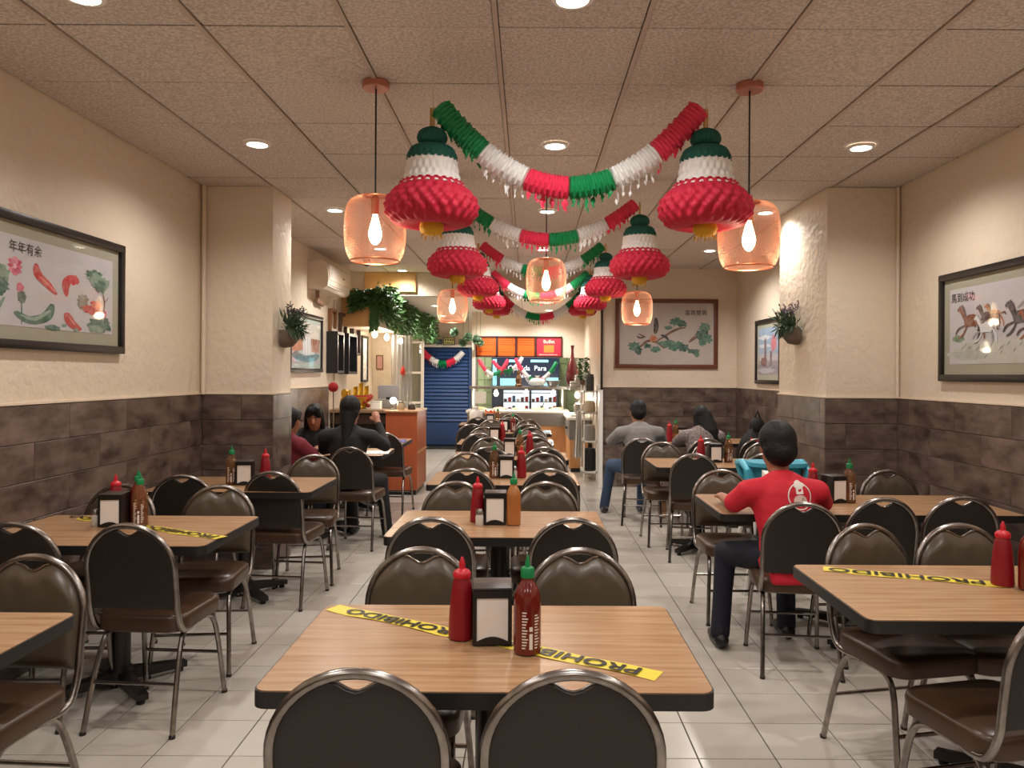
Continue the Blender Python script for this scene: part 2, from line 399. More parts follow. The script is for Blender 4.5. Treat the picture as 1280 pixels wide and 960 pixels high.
# ------------------------------------------------------------------ tables
TH = 0.75
def make_table(wd, dp, label, loc, group, legs=(0.0,)):
    t = thing('dining_table', label, 'table', loc, 0, group)
    out = rrect(-wd/2, wd/2, -dp/2, dp/2, .035)
    inn = rrect(-wd/2 + .004, wd/2 - .004, -dp/2 + .004, dp/2 - .004, .032)
    MB().prism(inn, TH - .006, TH).ob('tabletop', M_wood, t)
    n = len(out)
    MB().prism(out, TH - .042, TH - .0025).ob('edge_band', M_rubber, t)
    for lx in legs:
        MB().lathe([(.075, TH - .07), (.12, TH - .05), (.12, TH - .042)], 20, lx).ob('mount_plate', M_iron, t)
        MB().lathe([(.042, .07), (.042, TH - .06)], 18, lx).ob('column', M_iron, t)
        MB().lathe([(.06, .035), (.06, .085), (.045, .10)], 18, lx).ob('hub', M_iron, t)
        for k in range(4):
            a = PI/4 * (1 if wd < 1.3 else 1) + k * PI/2; R = .30 if wd < 1.3 or len(legs) > 1 else .40
            d = Vector((math.cos(a), math.sin(a), 0)); sd = Vector((-d.y, d.x, 0))
            mb = MB(); p0 = d * .04 + Vector((lx, 0, 0)); p1 = d * R + Vector((lx, 0, 0))
            v = []
            for p, wz, z0, z1 in ((p0, .03, .03, .085), (p1, .024, .022, .05)):
                v += [p + sd*wz + Vector((0,0,z0)), p - sd*wz + Vector((0,0,z0)), p - sd*wz + Vector((0,0,z1)), p + sd*wz + Vector((0,0,z1))]
            mb.add(v, [(0,1,2,3),(7,6,5,4),(0,4,5,1),(1,5,6,2),(2,6,7,3),(3,7,4,0)])
            f = mb.ob('foot', M_iron, t, False)
            q = p1 - d * .03
            MB().lathe([(.018, 0), (.02, .012), (.01, .022)], 10, q.x, q.y).ob('glide', M_black, f)
    return t
centre = [(-.10, 2.13), (-.14, 3.83), (-.165, 5.48), (-.16, 7.0), (-.24, 8.45), (-.22, 9.95), (-.50, 11.5)]
ordn = ['nearest', 'second', 'third', 'fourth', 'fifth', 'sixth', 'last']
extra = ['with caution tape, ketchup and hot sauce', 'with ketchup, salt and brown sauce', 'with a half-empty sauce bottle', 'with pale sauce bottle', 'with blue menu', 'with light blue menu', 'before the food counter']
for (x, y), o_, e in zip(centre, ordn, extra):
    make_table(1.10 if y < 3 else 1.05, .68, '%s wood-top table of the centre row %s' % (o_, e), (x, y, 0), 'wood-top tables of the centre row')
for x, y, wd, lb in ((-1.935, 2.02, 1.08, 'wood-top table cut by the lower left corner'), (-1.935, 3.63, 1.08, 'wood-top table with caution tape against the left wall'),
                     (-1.905, 5.13, 1.08, 'wood-top table just before the left pillar'), (-1.88, 7.28, 1.1, 'family table beyond the left pillar'),
                     (-1.88, 8.45, 1.1, 'wood-top table with blue menu before the orange cashier counter')):
    make_table(wd, .70, lb, (x, y, 0), 'wood-top tables of the left row')
for y, lg_, lb in ((2.68, (0.0,), 'long wood-top table with caution tape in the lower right corner'), (4.46, (.08,), 'long wood-top table where the person in red sits'),
              (6.53, (-.42, .42), 'long wood-top table just before the right pillar'), (8.72, (0.0,), 'long wood-top table of the couple below the bird painting')):
    make_table(1.66, .69, lb, (1.88, y, 0), 'long wood-top tables of the right row', lg_)

# ------------------------------------------------------------------ chairs (sitter faces +y, back at -y)
def make_chair():
    t = thing('dining_chair', 'chair', 'chair', (0, 0, 0), 0, 'chrome-framed brown vinyl chairs')
    R = .188; zc = .682
    def by(z): return -.185 - max(0, z - .45) * .14          # recline of the back
    pts = [(R - .02, -.02, .405), (R - .004, -.10, .407), (R, -.155, .425), (R, by(.50), .50), (R, by(.58), .58), (R, by(zc), zc)]
    full = [Vector(p) for p in smooth_path(pts, 4)]
    top = [Vector((R*math.cos(a), by(zc + R*math.sin(a)), zc + R*math.sin(a))) for a in [PI*k/22 for k in range(1, 22)]]
    left = [Vector((-p.x, p.y, p.z)) for p in reversed(full)]
    MB().tube(full + top + left, .0125, 10).ob('back_frame', M_chrome, t)
    # padded back with the dip at its top edge
    nu, nv = 30, 12; Ri = R - .008; z0 = .515
    def ztop(u):
        x = u * Ri; zz = zc + math.sqrt(max(Ri*Ri - x*x, 0)) * .985
        return zz - (.017 * (1 + math.cos(PI * u / .36)) if abs(u) < .36 else 0)
    fr = []; bk = []
    for j in range(nv + 1):
        for i in range(nu + 1):
            u = -1 + 2 * i / nu; v = j / nv; us = math.sin(u * PI/2) * .998
            zt = max(ztop(us), z0 + .10); x = us * Ri; z = z0 + (zt - z0) * v
            e = min(1.0, (1 - abs(us)) / .22, v / .12, (1 - v) / .14); e = math.sqrt(max(0.0, 1 - (1 - max(0, e)) ** 2))
            puck = .010 * math.exp(-((abs(us) - .28) / .10) ** 2) * math.exp(-((v - .86) / .10) ** 2)
            fr.append((x, by(z) + .006 + .026 * e - puck, z)); bk.append((x, by(z) - .004 - .004 * e, z))
    N = nu + 1; fs = []; bs = []; ed = []
    for j in range(nv):
        for i in range(nu):
            a = j*N + i; fs.append((a, a + N, a + N + 1, a + 1)); bs.append((a, a + 1, a + N + 1, a + N))
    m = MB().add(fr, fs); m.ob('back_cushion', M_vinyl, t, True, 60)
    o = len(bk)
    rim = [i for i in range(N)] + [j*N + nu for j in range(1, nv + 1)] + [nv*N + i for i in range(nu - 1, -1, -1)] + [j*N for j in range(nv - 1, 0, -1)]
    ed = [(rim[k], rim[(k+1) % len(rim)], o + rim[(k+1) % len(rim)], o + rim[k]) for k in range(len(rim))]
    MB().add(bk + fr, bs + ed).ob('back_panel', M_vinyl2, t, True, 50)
    MB().tube([(u*Ri, by(ztop(u)) + .008, ztop(u) + .001) for u in [-.34 + .68*k/12 for k in range(13)]], .0045, 6).ob('grip_trim', M_chrome, t)
    # seat cushion
    prof = rrect(-.195, .195, -.17, .215, .07, 6); n = len(prof); vs = []
    rings = [(.93, .406), (.995, .411), (1.0, .430), (1.0, .455), (.985, .470), (.94, .479), (.7, .486), (.35, .489), (.0, .490)]
    for s_, z in rings: vs += [(p[0]*s_, .02 + (p[1] - .02)*s_, z) for p in prof]
    fs = [(i*n + k, i*n + (k+1) % n, (i+1)*n + (k+1) % n, (i+1)*n + k) for i in range(len(rings) - 1) for k in range(n)] + [tuple(range(n - 1, -1, -1))]
    MB().add(vs, fs).ob('seat', M_seat, t, True, 60)
    MB().tube([(p[0]*.93, p[1]*.93, .409) for p in prof], .006, 6, closed=True).ob('seat_trim', M_chrome, t)
    for s_ in (-1, 1):
        x = .165 * s_
        r_ = smooth_path([(x*1.16, -.235, 0.0), (x*1.10, -.185, .20), (x*1.04, -.135, .345), (x, -.085, .395), (x, .02, .400)], 5)
        f_ = smooth_path([(x*1.16, .225, 0.0), (x*1.10, .195, .20), (x*1.04, .165, .345), (x, .115, .395), (x, .02, .400)], 5)
        for p_ in (r_, f_):
            lg = MB().tube(p_, .0115, 8).ob('leg', M_chrome, t)
            MB().lathe([(.0135, 0), (.0135, .012), (.0118, .014)], 8, p_[0].x, p_[0].y).ob('foot_cap', M_iron, lg)
    MB().tube([(-.181, -.185, .20), (.181, -.185, .20)], .008, 8).ob('stretcher', M_chrome, t)
    MB().tube([(-.181, .195, .20), (.181, .195, .20)], .008, 8).ob('stretcher', M_chrome, t)
    return t
chair0 = make_chair(); _used = [False]
def chair(x, yb, face, label, group, rot=0.0):
    """x, yb: where the top of the back stands; face: +1 sitter looks away from the camera, -1 towards it"""
    rz = (0 if face > 0 else PI) + math.radians(rot)
    off = Vector((0, .24, 0)); off.rotate(Euler((0, 0, rz)))
    loc = (x + off.x, yb + off.y, 0)
    if not _used[0]:
        _used[0] = True; chair0.location = loc; chair0.rotation_euler = (0, 0, rz); chair0['label'] = label; chair0['group'] = group; return chair0
    return dup(chair0, label, loc, rz, group)
gC = 'brown vinyl chairs of the centre row'
near = [(1.60, -.36, .10, 0, 0), (3.30, -.42, .20, 1, -1), (5.02, -.40, .15, 2, -2), (6.53, -.33, .145, -3, 2), (8.02, -.51, .06, 5, -2), (9.52, -.70, .0, 6, 0), (11.02, -.72, -.25, 0, 0)]
far = [(2.72, -.375, .19, -3, 1), (4.40, -.414, .106, 2, 0), (6.03, -.48, .13, 4, -2), (7.52, -.38, .087, 0, 3), (8.97, -.52, .05, 2, 0), (10.48, -.50, .0, 0, 2), (12.02, -.72, -.25, 0, 0)]
for (yn, a, b, ra, rb), (yf, c, d, rc, rd), o_ in zip(near, far, ordn):
    chair(a, yn, 1, 'left near-side brown chair, chrome-framed, turned away from the camera, at the %s centre table' % o_, gC, ra)
    chair(b, yn, 1, 'right near-side brown chair, chrome-framed, turned away from the camera, at the %s centre table' % o_, gC, rb)
    chair(c, yf, -1, 'left far-side brown chair, chrome-framed, facing the camera, at the %s centre table' % o_, gC, rc)
    chair(d, yf, -1, 'right far-side brown chair, chrome-framed, facing the camera, at the %s centre table' % o_, gC, rd)
gL = 'brown vinyl chairs of the left row'
chair(-1.67, 2.58, -1, 'brown chair facing the camera at the table cut by the lower left corner', gL, -4)
chair(-1.64, 3.12, 1, 'brown chair with its back to us before the left taped table', gL, -4)
chair(-2.13, 3.14, 1, 'brown chair before the left taped table, cut by the left photo edge', gL, 2)
chair(-1.70, 4.20, -1, 'brown chair facing us at the far aisle side of the left taped table', gL, 5)
chair(-2.25, 4.22, -1, 'brown chair facing us next to the left wall behind the taped table', gL, 0)
chair(-2.10, 4.62, 1, 'dark-backed brown chair near the left wall before the pillar table', gL, 3)
chair(-1.615, 4.80, 1, 'brown chair with its back to us on the aisle side of the pillar table', gL, -6)
chair(-1.63, 5.80, -1, 'brown chair facing us beside the left pillar', gL, 8)
chair(-1.50, 6.42, 1, 'brown chair holding the person in black', gL, -5)
chair(-1.95, 7.92, -1, 'brown chair holding the girl at the family table', gL, 0)
chair(-1.50, 7.98, 1, 'brown chair with its back to us before the table with blue menu', gL, -6)
gR = 'brown vinyl chairs of the right row'
chair(1.51, 2.11, 1, 'brown chair turned askew, cut by the lower right corner', gR, 13)
chair(1.42, 3.20, -1, 'brown chair facing us at the aisle end of the right taped table', gR, 12)
chair(1.83, 3.22, -1, 'brown chair facing us in the middle behind the right taped table', gR, 0)
chair(1.36, 3.74, 1, 'brown chair holding the person in red', gR, -6)
chair(1.83, 3.90, 1, 'dark-backed brown chair just right of the person in red', gR, 3)
chair(2.27, 3.96, 1, 'dark-backed brown chair nearest the right wall, beside the red-shirt table', gR, -3)
chair(1.28, 5.02, -1, 'brown chair facing us left of the turquoise high chair', gR, 0)
chair(2.40, 5.06, -1, 'brown chair facing us at the wall end of the red-shirt table', gR, 0)
chair(1.33, 6.05, 1, 'brown chair with its back to us at the aisle end of the pillar-side long table', gR, -8)
chair(1.90, 6.08, 1, 'brown chair behind the turquoise high chair', gR, 0)
chair(1.25, 7.08, -1, 'brown chair facing us at the aisle end beyond the pillar-side long table', gR, 0)
chair(1.70, 7.08, -1, 'brown chair facing us below the woman with long black hair', gR, 3)
chair(2.20, 7.10, -1, 'brown chair facing us next to the right pillar base', gR, 0)
chair(1.13, 7.52, 1, 'brown chair holding the man in the grey shirt', gR, -10)
chair(1.78, 7.52, 1, 'brown chair holding the woman with long black hair', gR, 0)
chair(2.30, 7.55, 1, 'brown chair heaped with the black bag', gR, 0)
chair(2.12, 9.24, -1, 'brown chair facing us at the far side of the couple\'s table', gR, 0)

# ------------------------------------------------------------------ condiments
def mk_ketchup():
    t = thing('ketchup_bottle', 'x', 'bottle', (0,0,0), 0, 'red squeeze bottles')
    MB().lathe([(.030, 0), (.0375, .004), (.038, .015), (.0365, .06), (.033, .11), (.028, .150), (.0235, .168), (.0225, .172)], 24).ob('body', M_ketch, t)
    MB().lathe([(.024, .172), (.0255, .174), (.0255, .186), (.021, .192), (.010, .198), (.008, .204), (.0095, .210), (.006, .222), (.003, .230)], 20).ob('nozzle_cap', mat('red_cap', (196, 26, 42), .4), t)
    return t
def mk_sauce(full):
    t = thing('hot_sauce_bottle', 'x', 'bottle', (0,0,0), 0, 'green-capped sauce bottles')
    prof = [(.030, 0), (.0365, .005), (.037, .02), (.037, .135), (.035, .155), (.029, .175), (.020, .190), (.0155, .198), (.0155, .205)]
    cols = {'full': (104, 25, 15), 'half': (98, 40, 26), 'brown': (168, 104, 54), 'pale': (190, 160, 110)}
    liq = mat('sauce_' + full, cols[full], .18, coat=.5)
    if full in ('full', 'brown'):
        MB().lathe(prof, 24).ob('body', liq, t)
    else:
        cut = [p for p in prof if p[1] < .1] + [(.037, .085)]
        MB().lathe([(r * .95, z + .003) for r, z in cut], 24).ob('sauce', liq, t)
        MB().lathe(prof, 24, cap=False).ob('body', glassy('clear_bottle', (244, 222, 196), .02, (150, 112, 78), .24), t)
    if full == 'full' or full == 'half':
        lab = MB(); W = flat((226, 214, 205))
        for a0, wd, rows_ in ((-1.95, .46, 13), (-1.02, .40, 12)):
            for k in range(rows_):
                z = .022 + k * .0078; ww = wd * (.55 + .45 * ((k * 37) % 7) / 7)
                pts = [(.0378*math.cos(a0 + ww*q/4), .0378*math.sin(a0 + ww*q/4)) for q in range(5)]
                lab.add([(x, y, z) for x, y in pts] + [(x, y, z + .0035) for x, y in pts], [(q, q+1, q+6, q+5) for q in range(4)])
        for z0, z1 in ((.02, .062), (.068, .080)):
            pts = [(.0378*math.cos(-1.42 + .24*q/4), .0378*math.sin(-1.42 + .24*q/4)) for q in range(5)]
            lab.add([(x, y, z0) for x, y in pts] + [(x, y, z1) for x, y in pts], [(q, q+1, q+6, q+5) for q in range(4)])
        lab.ob('label_print', W, t, False)
    MB().lathe([(.0175, .203), (.018, .206), (.018, .226), (.016, .230), (.007, .233), (.0075, .240), (.004, .252), (.0025, .262)], 20, rf=lambda a, i, z: 1 + (.03 * math.cos(16*a) if i in (1, 2) else 0)).ob('cap', M_gcap, t)
    return t
def mk_napkin():
    t = thing('napkin_dispenser', 'x', 'napkin holder', (0,0,0), 0, 'black napkin dispensers')
    w_, d_, h_ = .054, .055, .155
    MB().rbox(-w_, w_, -d_ + .004, d_, .0, h_, .006, 2).ob('case', M_black, t)
    mb = MB()                              # raised front frame with curved lower lip
    out = [(-w_, .004), (w_, .004), (w_, h_ - .002), (-w_, h_ - .002)]
    for a in ((-w_, -w_ + .011, .004, h_ - .002), (w_ - .011, w_, .004, h_ - .002), (-w_ + .011, w_ - .011, h_ - .022, h_ - .002)):
        mb.box(a[0], a[1], -d_ - .004, -d_ + .006, a[2], a[3])
    lip = [(-w_ + .011, .004), (w_ - .011, .004)] + [(w_ - .011 - (2*w_ - .022)*k/10, .014 + .013*math.sin(PI*k/10)) for k in range(11)]
    mb.xf(Matrix.Identity(4)); n = len(lip)
    mb.add([(p[0], -d_ - .004, p[1]) for p in lip] + [(p[0], -d_ + .006, p[1]) for p in lip], [tuple(range(n)), tuple(range(2*n - 1, n - 1, -1))] + [(i, n + i, n + (i+1) % n, (i+1) % n) for i in range(n)])
    mb.ob('face_frame', M_black, t, False)
    MB().box(-w_ + .010, w_ - .010, -d_ - .001, -d_ + .005, .012, h_ - .020).ob('napkins', mat('napkin_paper', (232, 224, 216), .8, bump=(60, .3, .004)), t, False)
    MB().rbox(-w_ - .001, w_ + .001, -d_ - .002, d_ + .001, h_ - .003, h_ + .006, .004, 2).ob('lid', mat('dark_brown_lid', (48, 40, 36), .4), t)
    return t
def mk_salt():
    t = thing('salt_shaker', 'x', 'shaker', (0,0,0), 0, 'glass salt shakers')
    MB().lathe([(.018, 0), (.020, .003), (.020, .045), (.017, .058)], 16).ob('body', mat('salt_glass', (206, 200, 192), .2, coat=.6), t)
    MB().lathe([(.0185, .057), (.0185, .070), (.015, .080), (.005, .084)], 16).ob('lid', M_steel, t)
    return t
protos = {}
def cond(kind, x, y, label, group, rz=0.0, cat=None):
    if kind not in protos:
        t = {'k': mk_ketchup, 'n': mk_napkin, 's': mk_salt}.get(kind, lambda: mk_sauce(kind))()
        protos[kind] = t; t.location = (x, y, TH); t.rotation_euler = (0, 0, rz); t['label'] = label; return t
    return dup(protos[kind], label, (x, y, TH), rz)
def kset(where, items):
    nm = {'k': 'red ketchup squeeze bottle', 'n': 'black napkin dispenser with white napkins', 's': 'small glass salt shaker', 'full': 'full red hot sauce bottle with green cap', 'half': 'half-empty hot sauce bottle with green cap',
          'brown': 'brown sauce bottle with green cap', 'pale': 'pale sauce bottle with green cap'}
    for kd, x, y, rz in items: cond(kd, x, y, '%s on the %s' % (nm[kd], where), None, rz)
kset('nearest centre table', [('k', -.184, 2.16, 0), ('n', -.097, 2.15, .05), ('full', .002, 2.05, 0)])
kset('second centre table', [('k', -.252, 3.86, 0), ('s', -.236, 3.76, 0), ('n', -.160, 3.83, 0), ('brown', -.068, 3.79, 0)])
kset('third centre table', [('half', -.240, 5.50, 0), ('n', -.152, 5.52, 0), ('s', -.092, 5.50, 0), ('k', -.045, 5.52, 0)])
kset('fourth centre table', [('n', -.165, 7.0, 0), ('pale', -.07, 7.0, 0), ('k', .02, 7.04, 0)])
kset('fifth centre table', [('n', -.37, 8.5, 0), ('k', -.285, 8.55, .1)])
kset('sixth centre table', [('n', -.32, 9.95, .2), ('full', -.19, 9.9, 0)])
kset('last centre table', [('n', -.56, 11.35, 0), ('pale', -.45, 11.4, 0)])
kset('left taped table', [('k', -2.09, 3.86, 0), ('s', -2.10, 3.70, 0), ('n', -2.02, 3.72, .12), ('full', -1.945, 3.80, .4), ('half', -1.885, 3.70, 0)])
kset('left pillar table', [('half', -1.985, 5.10, 0), ('n', -1.90, 5.12, .2), ('k', -1.80, 5.22, 0)])
kset('lower right taped table', [('k', 1.715, 2.74, 0), ('full', 1.775, 2.68, 0)])
kset('red-shirt table', [('k', 1.72, 4.58, 0), ('n', 1.83, 4.54, .3), ('half', 1.915, 4.52, 0)])
kset('long table before the right pillar', [('k', 1.51, 6.62, 0), ('n', 1.625, 6.60, 0), ('half', 1.74, 6.58, 0)])
kset('couple\'s table', [('k', 1.60, 8.58, 0), ('pale', 1.68, 8.62, 0), ('n', 1.75, 8.66, 0)])

# caution tape with upside-down lettering
def tape(x0, y0, x1, y1, words, label, wd=.070, over=0.0):
    t = thing('caution_tape', label, 'tape', ((x0+x1)/2, (y0+y1)/2, TH + .0005), math.atan2(y1-y0, x1-x0), 'yellow caution tapes')
    L = math.hypot(x1-x0, y1-y0); n = 40; vs = []
    def zz(s): return .0006 + .0016 * (1 + math.sin(s * 31 + x0 * 9)) * .5
    for i in range(n + 1):
        s = -L/2 + L*i/n; wv = .003 * math.sin(s * 17); wj = wd/2 * (1 - .18 * abs(math.sin(s*9 + 1)))
        vs += [(s, wv - wj, zz(s)), (s, wv + wj, zz(s))]
    MB().add(vs, [(2*i, 2*i+2, 2*i+3, 2*i+1) for i in range(n)]).ob('strip', M_yel_tape, t)
    for c, s_ in words:
        me = txt(s_, .9 * wd, bold=.0014); me.transform(Matrix.Scale(1.32, 4, (1, 0, 0))); me.transform(Matrix.Translation((c, 0, .0042)) @ Matrix.Rotation(PI, 4, 'Z'))
        me.materials.clear(); me.materials.append(M_black); me.name = 'lettering'; link('lettering', me, t)
tape(-.62, 2.43, .33, 1.89, [(.28, 'PROHIBIDO'), (-.26, 'PROHIBIDO')], 'yellow tape lettered PROHIBIDO across the nearest centre table')
tape(-2.28, 3.90, -1.385, 3.44, [(.22, 'PROHIBIDO'), (-.33, 'PROHIBIDO')], 'yellow tape lettered PROHIBIDO across the left wall table', .082)
tape(1.15, 2.95, 1.72, 2.74, [(-.02, 'PROHIBIDO')], 'yellow tape lettered PROHIBIDO on the lower right long table', .085)
# ------------------------------------------------------------------ copper mesh pendants
M_bulb = mat('edison_bulb', (255, 220, 170), 0.3, emit=((255, 216, 164), 12))
M_cmesh = mat('copper_wire', (246, 186, 156), 0.35, 0.6)
def shade_mesh():
    prof = [(.055, .318), (.090, .312), (.117, .297), (.134, .272), (.143, .240), (.148, .200), (.150, .160), (.149, .115), (.145, .072), (.137, .036), (.126, .012), (.117, 0)]
    P = smooth_path([(r, 0, z) for r, z in prof], 3); n = 96
    vs = []; m = len(P)
    for i, p in enumerate(P):
        off = .5 * (i % 2)
        for k in range(n):
            a = 2*PI*(k + off)/n; vs.append((p.x*math.cos(a), p.x*math.sin(a), p.z))
    fs = []
    for i in range(m - 2):
        for k in range(n):
            if i % 2 == 0: l, r_ = i + 1, i + 1; a, b = (k - 1) % n, k
            else: a, b = k, (k + 1) % n
            fs.append((i*n + k, (i+1)*n + b, (i+2)*n + k, (i+1)*n + a))
    me = bpy.data.meshes.new('s'); me.from_pydata(vs, [], fs)
    o = bpy.data.objects.new('s', me); C.objects.link(o)
    md = o.modifiers.new('w', 'WIREFRAME'); md.thickness = .0013; md.use_even_offset = False
    dg = bpy.context.evaluated_depsgraph_get(); out = bpy.data.meshes.new_from_object(o.evaluated_get(dg))
    bpy.data.objects.remove(o); out.materials.clear(); out.materials.append(M_cmesh); out.name = 'mesh_shade'
    return out
def make_pendant(label, loc):
    """origin at the foot of the shade"""
    t = thing('pendant_lamp', label, 'pendant lamp', loc, 0, 'copper mesh pendant lamps')
    top = ZC - loc[2]
    MB().lathe([(.062, top - .034), (.066, top - .030), (.066, top)], 28).ob('canopy', mat('copper_canopy', (196, 132, 112), .4, .7), t)
    MB().tube([(0, 0, .30), (0, 0, top - .03)], .0045, 8).ob('cord', M_black, t)
    sh = link('mesh_shade', shade_me, t)
    mb = MB(); mb.tube([(.117*math.cos(a), .117*math.sin(a), 0) for a in [2*PI*k/40 for k in range(40)]], .004, 6, closed=True)
    mb.ob('rim_ring', M_copper, sh)
    MB().lathe([(.0, .320), (.053, .320), (.058, .318), (.053, .315)], 24, cap=False).ob('top_cap', M_copper, sh)
    MB().lathe([(.012, .318), (.019, .31), (.019, .235), (.014, .228)], 16).ob('socket', mat('copper_canopy'), t)
    MB().lathe([(.012, .232), (.014, .215), (.022, .185), (.031, .150), (.033, .130), (.028, .105), (.016, .086), (.006, .080)], 20).ob('bulb', M_bulb, t)
    l = bpy.data.lights.new('bulb_light', 'POINT'); l.energy = PEND_W; l.color = (1.0, .78, .56); l.shadow_soft_size = .04
    o = bpy.data.objects.new('bulb_light', l); C.objects.link(o); o.parent = t; o.location = (0, 0, .04)
shade_me = shade_mesh()
for x, y, z, lb in ((-.752, 3.72, 2.05, 'large copper mesh pendant hanging at the front left'), (1.077, 3.72, 2.03, 'large copper mesh pendant hanging at the front right'),
                    (.13, 5.62, 2.04, 'copper mesh pendant in the middle of the room'), (-.745, 7.45, 2.01, 'copper mesh pendant hanging near the ivy'),
                    (1.05, 7.35, 1.99, 'copper mesh pendant before the bird painting')):
    make_pendant(lb, (x, y, z))

# ------------------------------------------------------------------ tissue bells and garlands
def make_bell():
    t = thing('paper_bell', 'bell', 'paper bell', (0, 0, 0), 0, 'honeycomb paper bells')
    n = 144
    def quilt(amp, rows, cells): return lambda a, i, z: 1 + amp * (math.cos(24 * a) * math.cos(PI * cells * i / rows) - .4)
    def zz(p, k): return [(q.x, q.z) for q in smooth_path([(r, 0, z) for r, z in p], k)]
    MB().lathe(zz([(.03, .390), (.060, .402), (.072, .430), (.060, .462), (.025, .480)], 4), n, rf=quilt(.02, 16, 2)).ob('crown', M_dgreen, t, True, 80)
    MB().lathe(zz([(.122, .318), (.119, .335), (.112, .360), (.092, .385), (.050, .400)], 4), n, rf=quilt(.035, 16, 3)).ob('dome', M_dgreen, t, True, 80)
    MB().lathe(zz([(.162, .195), (.143, .215), (.130, .245), (.124, .280), (.121, .322)], 5), n, rf=quilt(.045, 20, 4)).ob('waist', M_wht, t, True, 80)
    MB().lathe(zz([(.055, .030), (.125, .012), (.182, .030), (.214, .070), (.220, .105), (.211, .140), (.184, .172), (.152, .208), (.146, .220)], 6), n, rf=quilt(.060, 48, 8)).ob('skirt', M_red, t, True, 80)
    cl = MB().lathe(zz([(.02, -.030), (.046, -.020), (.056, .008), (.045, .04)], 2), 28, rf=lambda a, i, z: 1 + .06*math.cos(14*a + PI*i)).ob('clapper', M_yel, t, True, 80)
    fr = MB()
    for k in range(16):
        a = 2*PI*k/16; p = (.045*math.cos(a), .045*math.sin(a), -.02); fr.leaf(p, (math.cos(a)*.2, math.sin(a)*.2, -1), .032, .008)
    fr.ob('fringe', M_yel, cl, False)
    MB().tube([(0, 0, .47), (.004, 0, .56), (0, 0, .739)], .0022, 6).ob('string', mat('cream_ribbon', (226, 210, 180), .7), t)
    rb = MB(); rb.box(-.012, .012, -.001, .001, .475, .575); rb.ob('ribbon', mat('gold_ribbon', (198, 160, 92), .35, .3), t, False)
    return t
BR = [(3.60, -.46, .835, 1.0, 'front'), (5.55, -.52, .81, .99, 'second'), (7.40, -.49, .75, .92, 'third'), (9.10, -.47, .74, .90, 'fourth'), (10.35, -.43, .74, .86, 'farthest')]
bell0 = make_bell(); first = True
for y, xl, xr, s, rn in BR:
    for x, sd in ((xl, 'left'), (xr, 'right')):
        z = ZC - .739 * s; lb = '%s honeycomb paper bell in green, white and red, %s pair' % (sd, rn)
        if first: bell0.location = (x, y, z); bell0['label'] = lb; first = False; bell0.scale = (s,)*3
        else: dup(bell0, lb, (x, y, z), random.uniform(0, 1), None, s)

def garland(p0, p1, sag, cols, label, r=.040, fringe=.075, group='tricolour paper garlands'):
    p0 = Vector(p0); p1 = Vector(p1); mid = (p0 + p1) / 2
    t = thing('paper_garland', label, 'garland', mid, 0, group)
    def at(s): p = p0.lerp(p1, s); p.z -= sag * (1 - (2*s - 1) ** 2); return p - mid
    L = (p1 - p0).length; k = len(cols); mats_ = {'g': M_gfoil, 'w': M_wfoil, 'r': M_rfoil}; nm = {'g': 'green_section', 'w': 'white_section', 'r': 'red_section'}
    for i, c in enumerate(cols):
        s0, s1 = i / k, (i + 1) / k; m = 30; n = 12; vs = []
        for j in range(m + 1):
            s = s0 + (s1 - s0) * j / m; p = at(s); d = (at(min(s + .01, 1)) - at(max(s - .01, 0))).normalized()
            up = Vector((0, 1, 0)).cross(d).normalized() * -1
            if up.z < 0: up = -up
            rr = r * (1.0 if j % 2 else .86) * (1.0 if 0 < j < m else .75)
            for q in range(n):
                a = 2*PI*q/n; w_ = rr * (1 + .10 * math.sin(5*a + j*1.7)); vs.append(p + up * math.sin(a) * w_ + Vector((0, 1, 0)) * math.cos(a) * w_ * .8)
        fs = [(j*n + q, j*n + (q+1) % n, (j+1)*n + (q+1) % n, (j+1)*n + q) for j in range(m) for q in range(n)] + [tuple(range(n)), tuple(m*n + q for q in range(n - 1, -1, -1))]
        sec = MB().add(vs, fs).ob(nm[c], mats_[c], t, True, 30)
        fr = MB()
        nf = max(5, int(L * 1.25 / k / .038))
        for j in range(nf):
            s = s0 + (s1 - s0) * (j + .5) / nf; p = at(s) + Vector((0, random.uniform(-.02, .02), -r * .8)); l = fringe * random.uniform(.45, 1.0)
            fr.leaf(p, (random.uniform(-.2, .2), random.uniform(-.15, .15), -1), l, .018 + .020 * random.random())
            fr.leaf(p + Vector((0, 0, -l*.7)), (random.uniform(-.3, .3), random.uniform(-.2, .2), -1), l * .5, .016)
        fr.ob('fringe', mats_[c], sec, False)
    return t
GW = [('gwrgwr', 'front'), ('gwrgwr', 'second'), ('rwgrwg', 'third'), ('rwgrwg', 'fourth'), ('rwgrwg', 'farthest')]
for (y, xl, xr, s, _), (cols, rn), zt, zm in zip(BR, GW, (2.765, 2.75, 2.76, 2.72, 2.60), (2.385, 2.485, 2.50, 2.43, 2.28)):
    garland((xl + .035, y, zt), (xr - .03, y, zt), zt - zm, cols, '%s of the long green, white and red garlands strung under the ceiling' % rn, .058 if y < 4 else .052)
def swag(xs0, xs1, y, z0, z1, zm, cols, label, r=.045):
    garland((xs0, y, z0), (xs1, y, z1), (z0 + z1) / 2 - zm, cols, label, r, .08, 'small garlands of the kitchen end')
swag(-2.17, -1.33, 15.55, 1.98, 1.95, 1.72, 'rwgrw', 'small garland swagged across the blue shutter', .06)
swag(-.86, -.35, 13.30, 1.76, 1.76, 1.50, 'rwgr', 'leftmost small garland below the orange menu boards', .035)
swag(-.62, -.10, 13.36, 1.74, 1.80, 1.56, 'rgw', 'short garland crossing below the middle menu board', .035)
swag(-.22, .50, 13.28, 1.78, 1.72, 1.40, 'rwgrwg', 'rightmost small garland below the red menu board', .035)

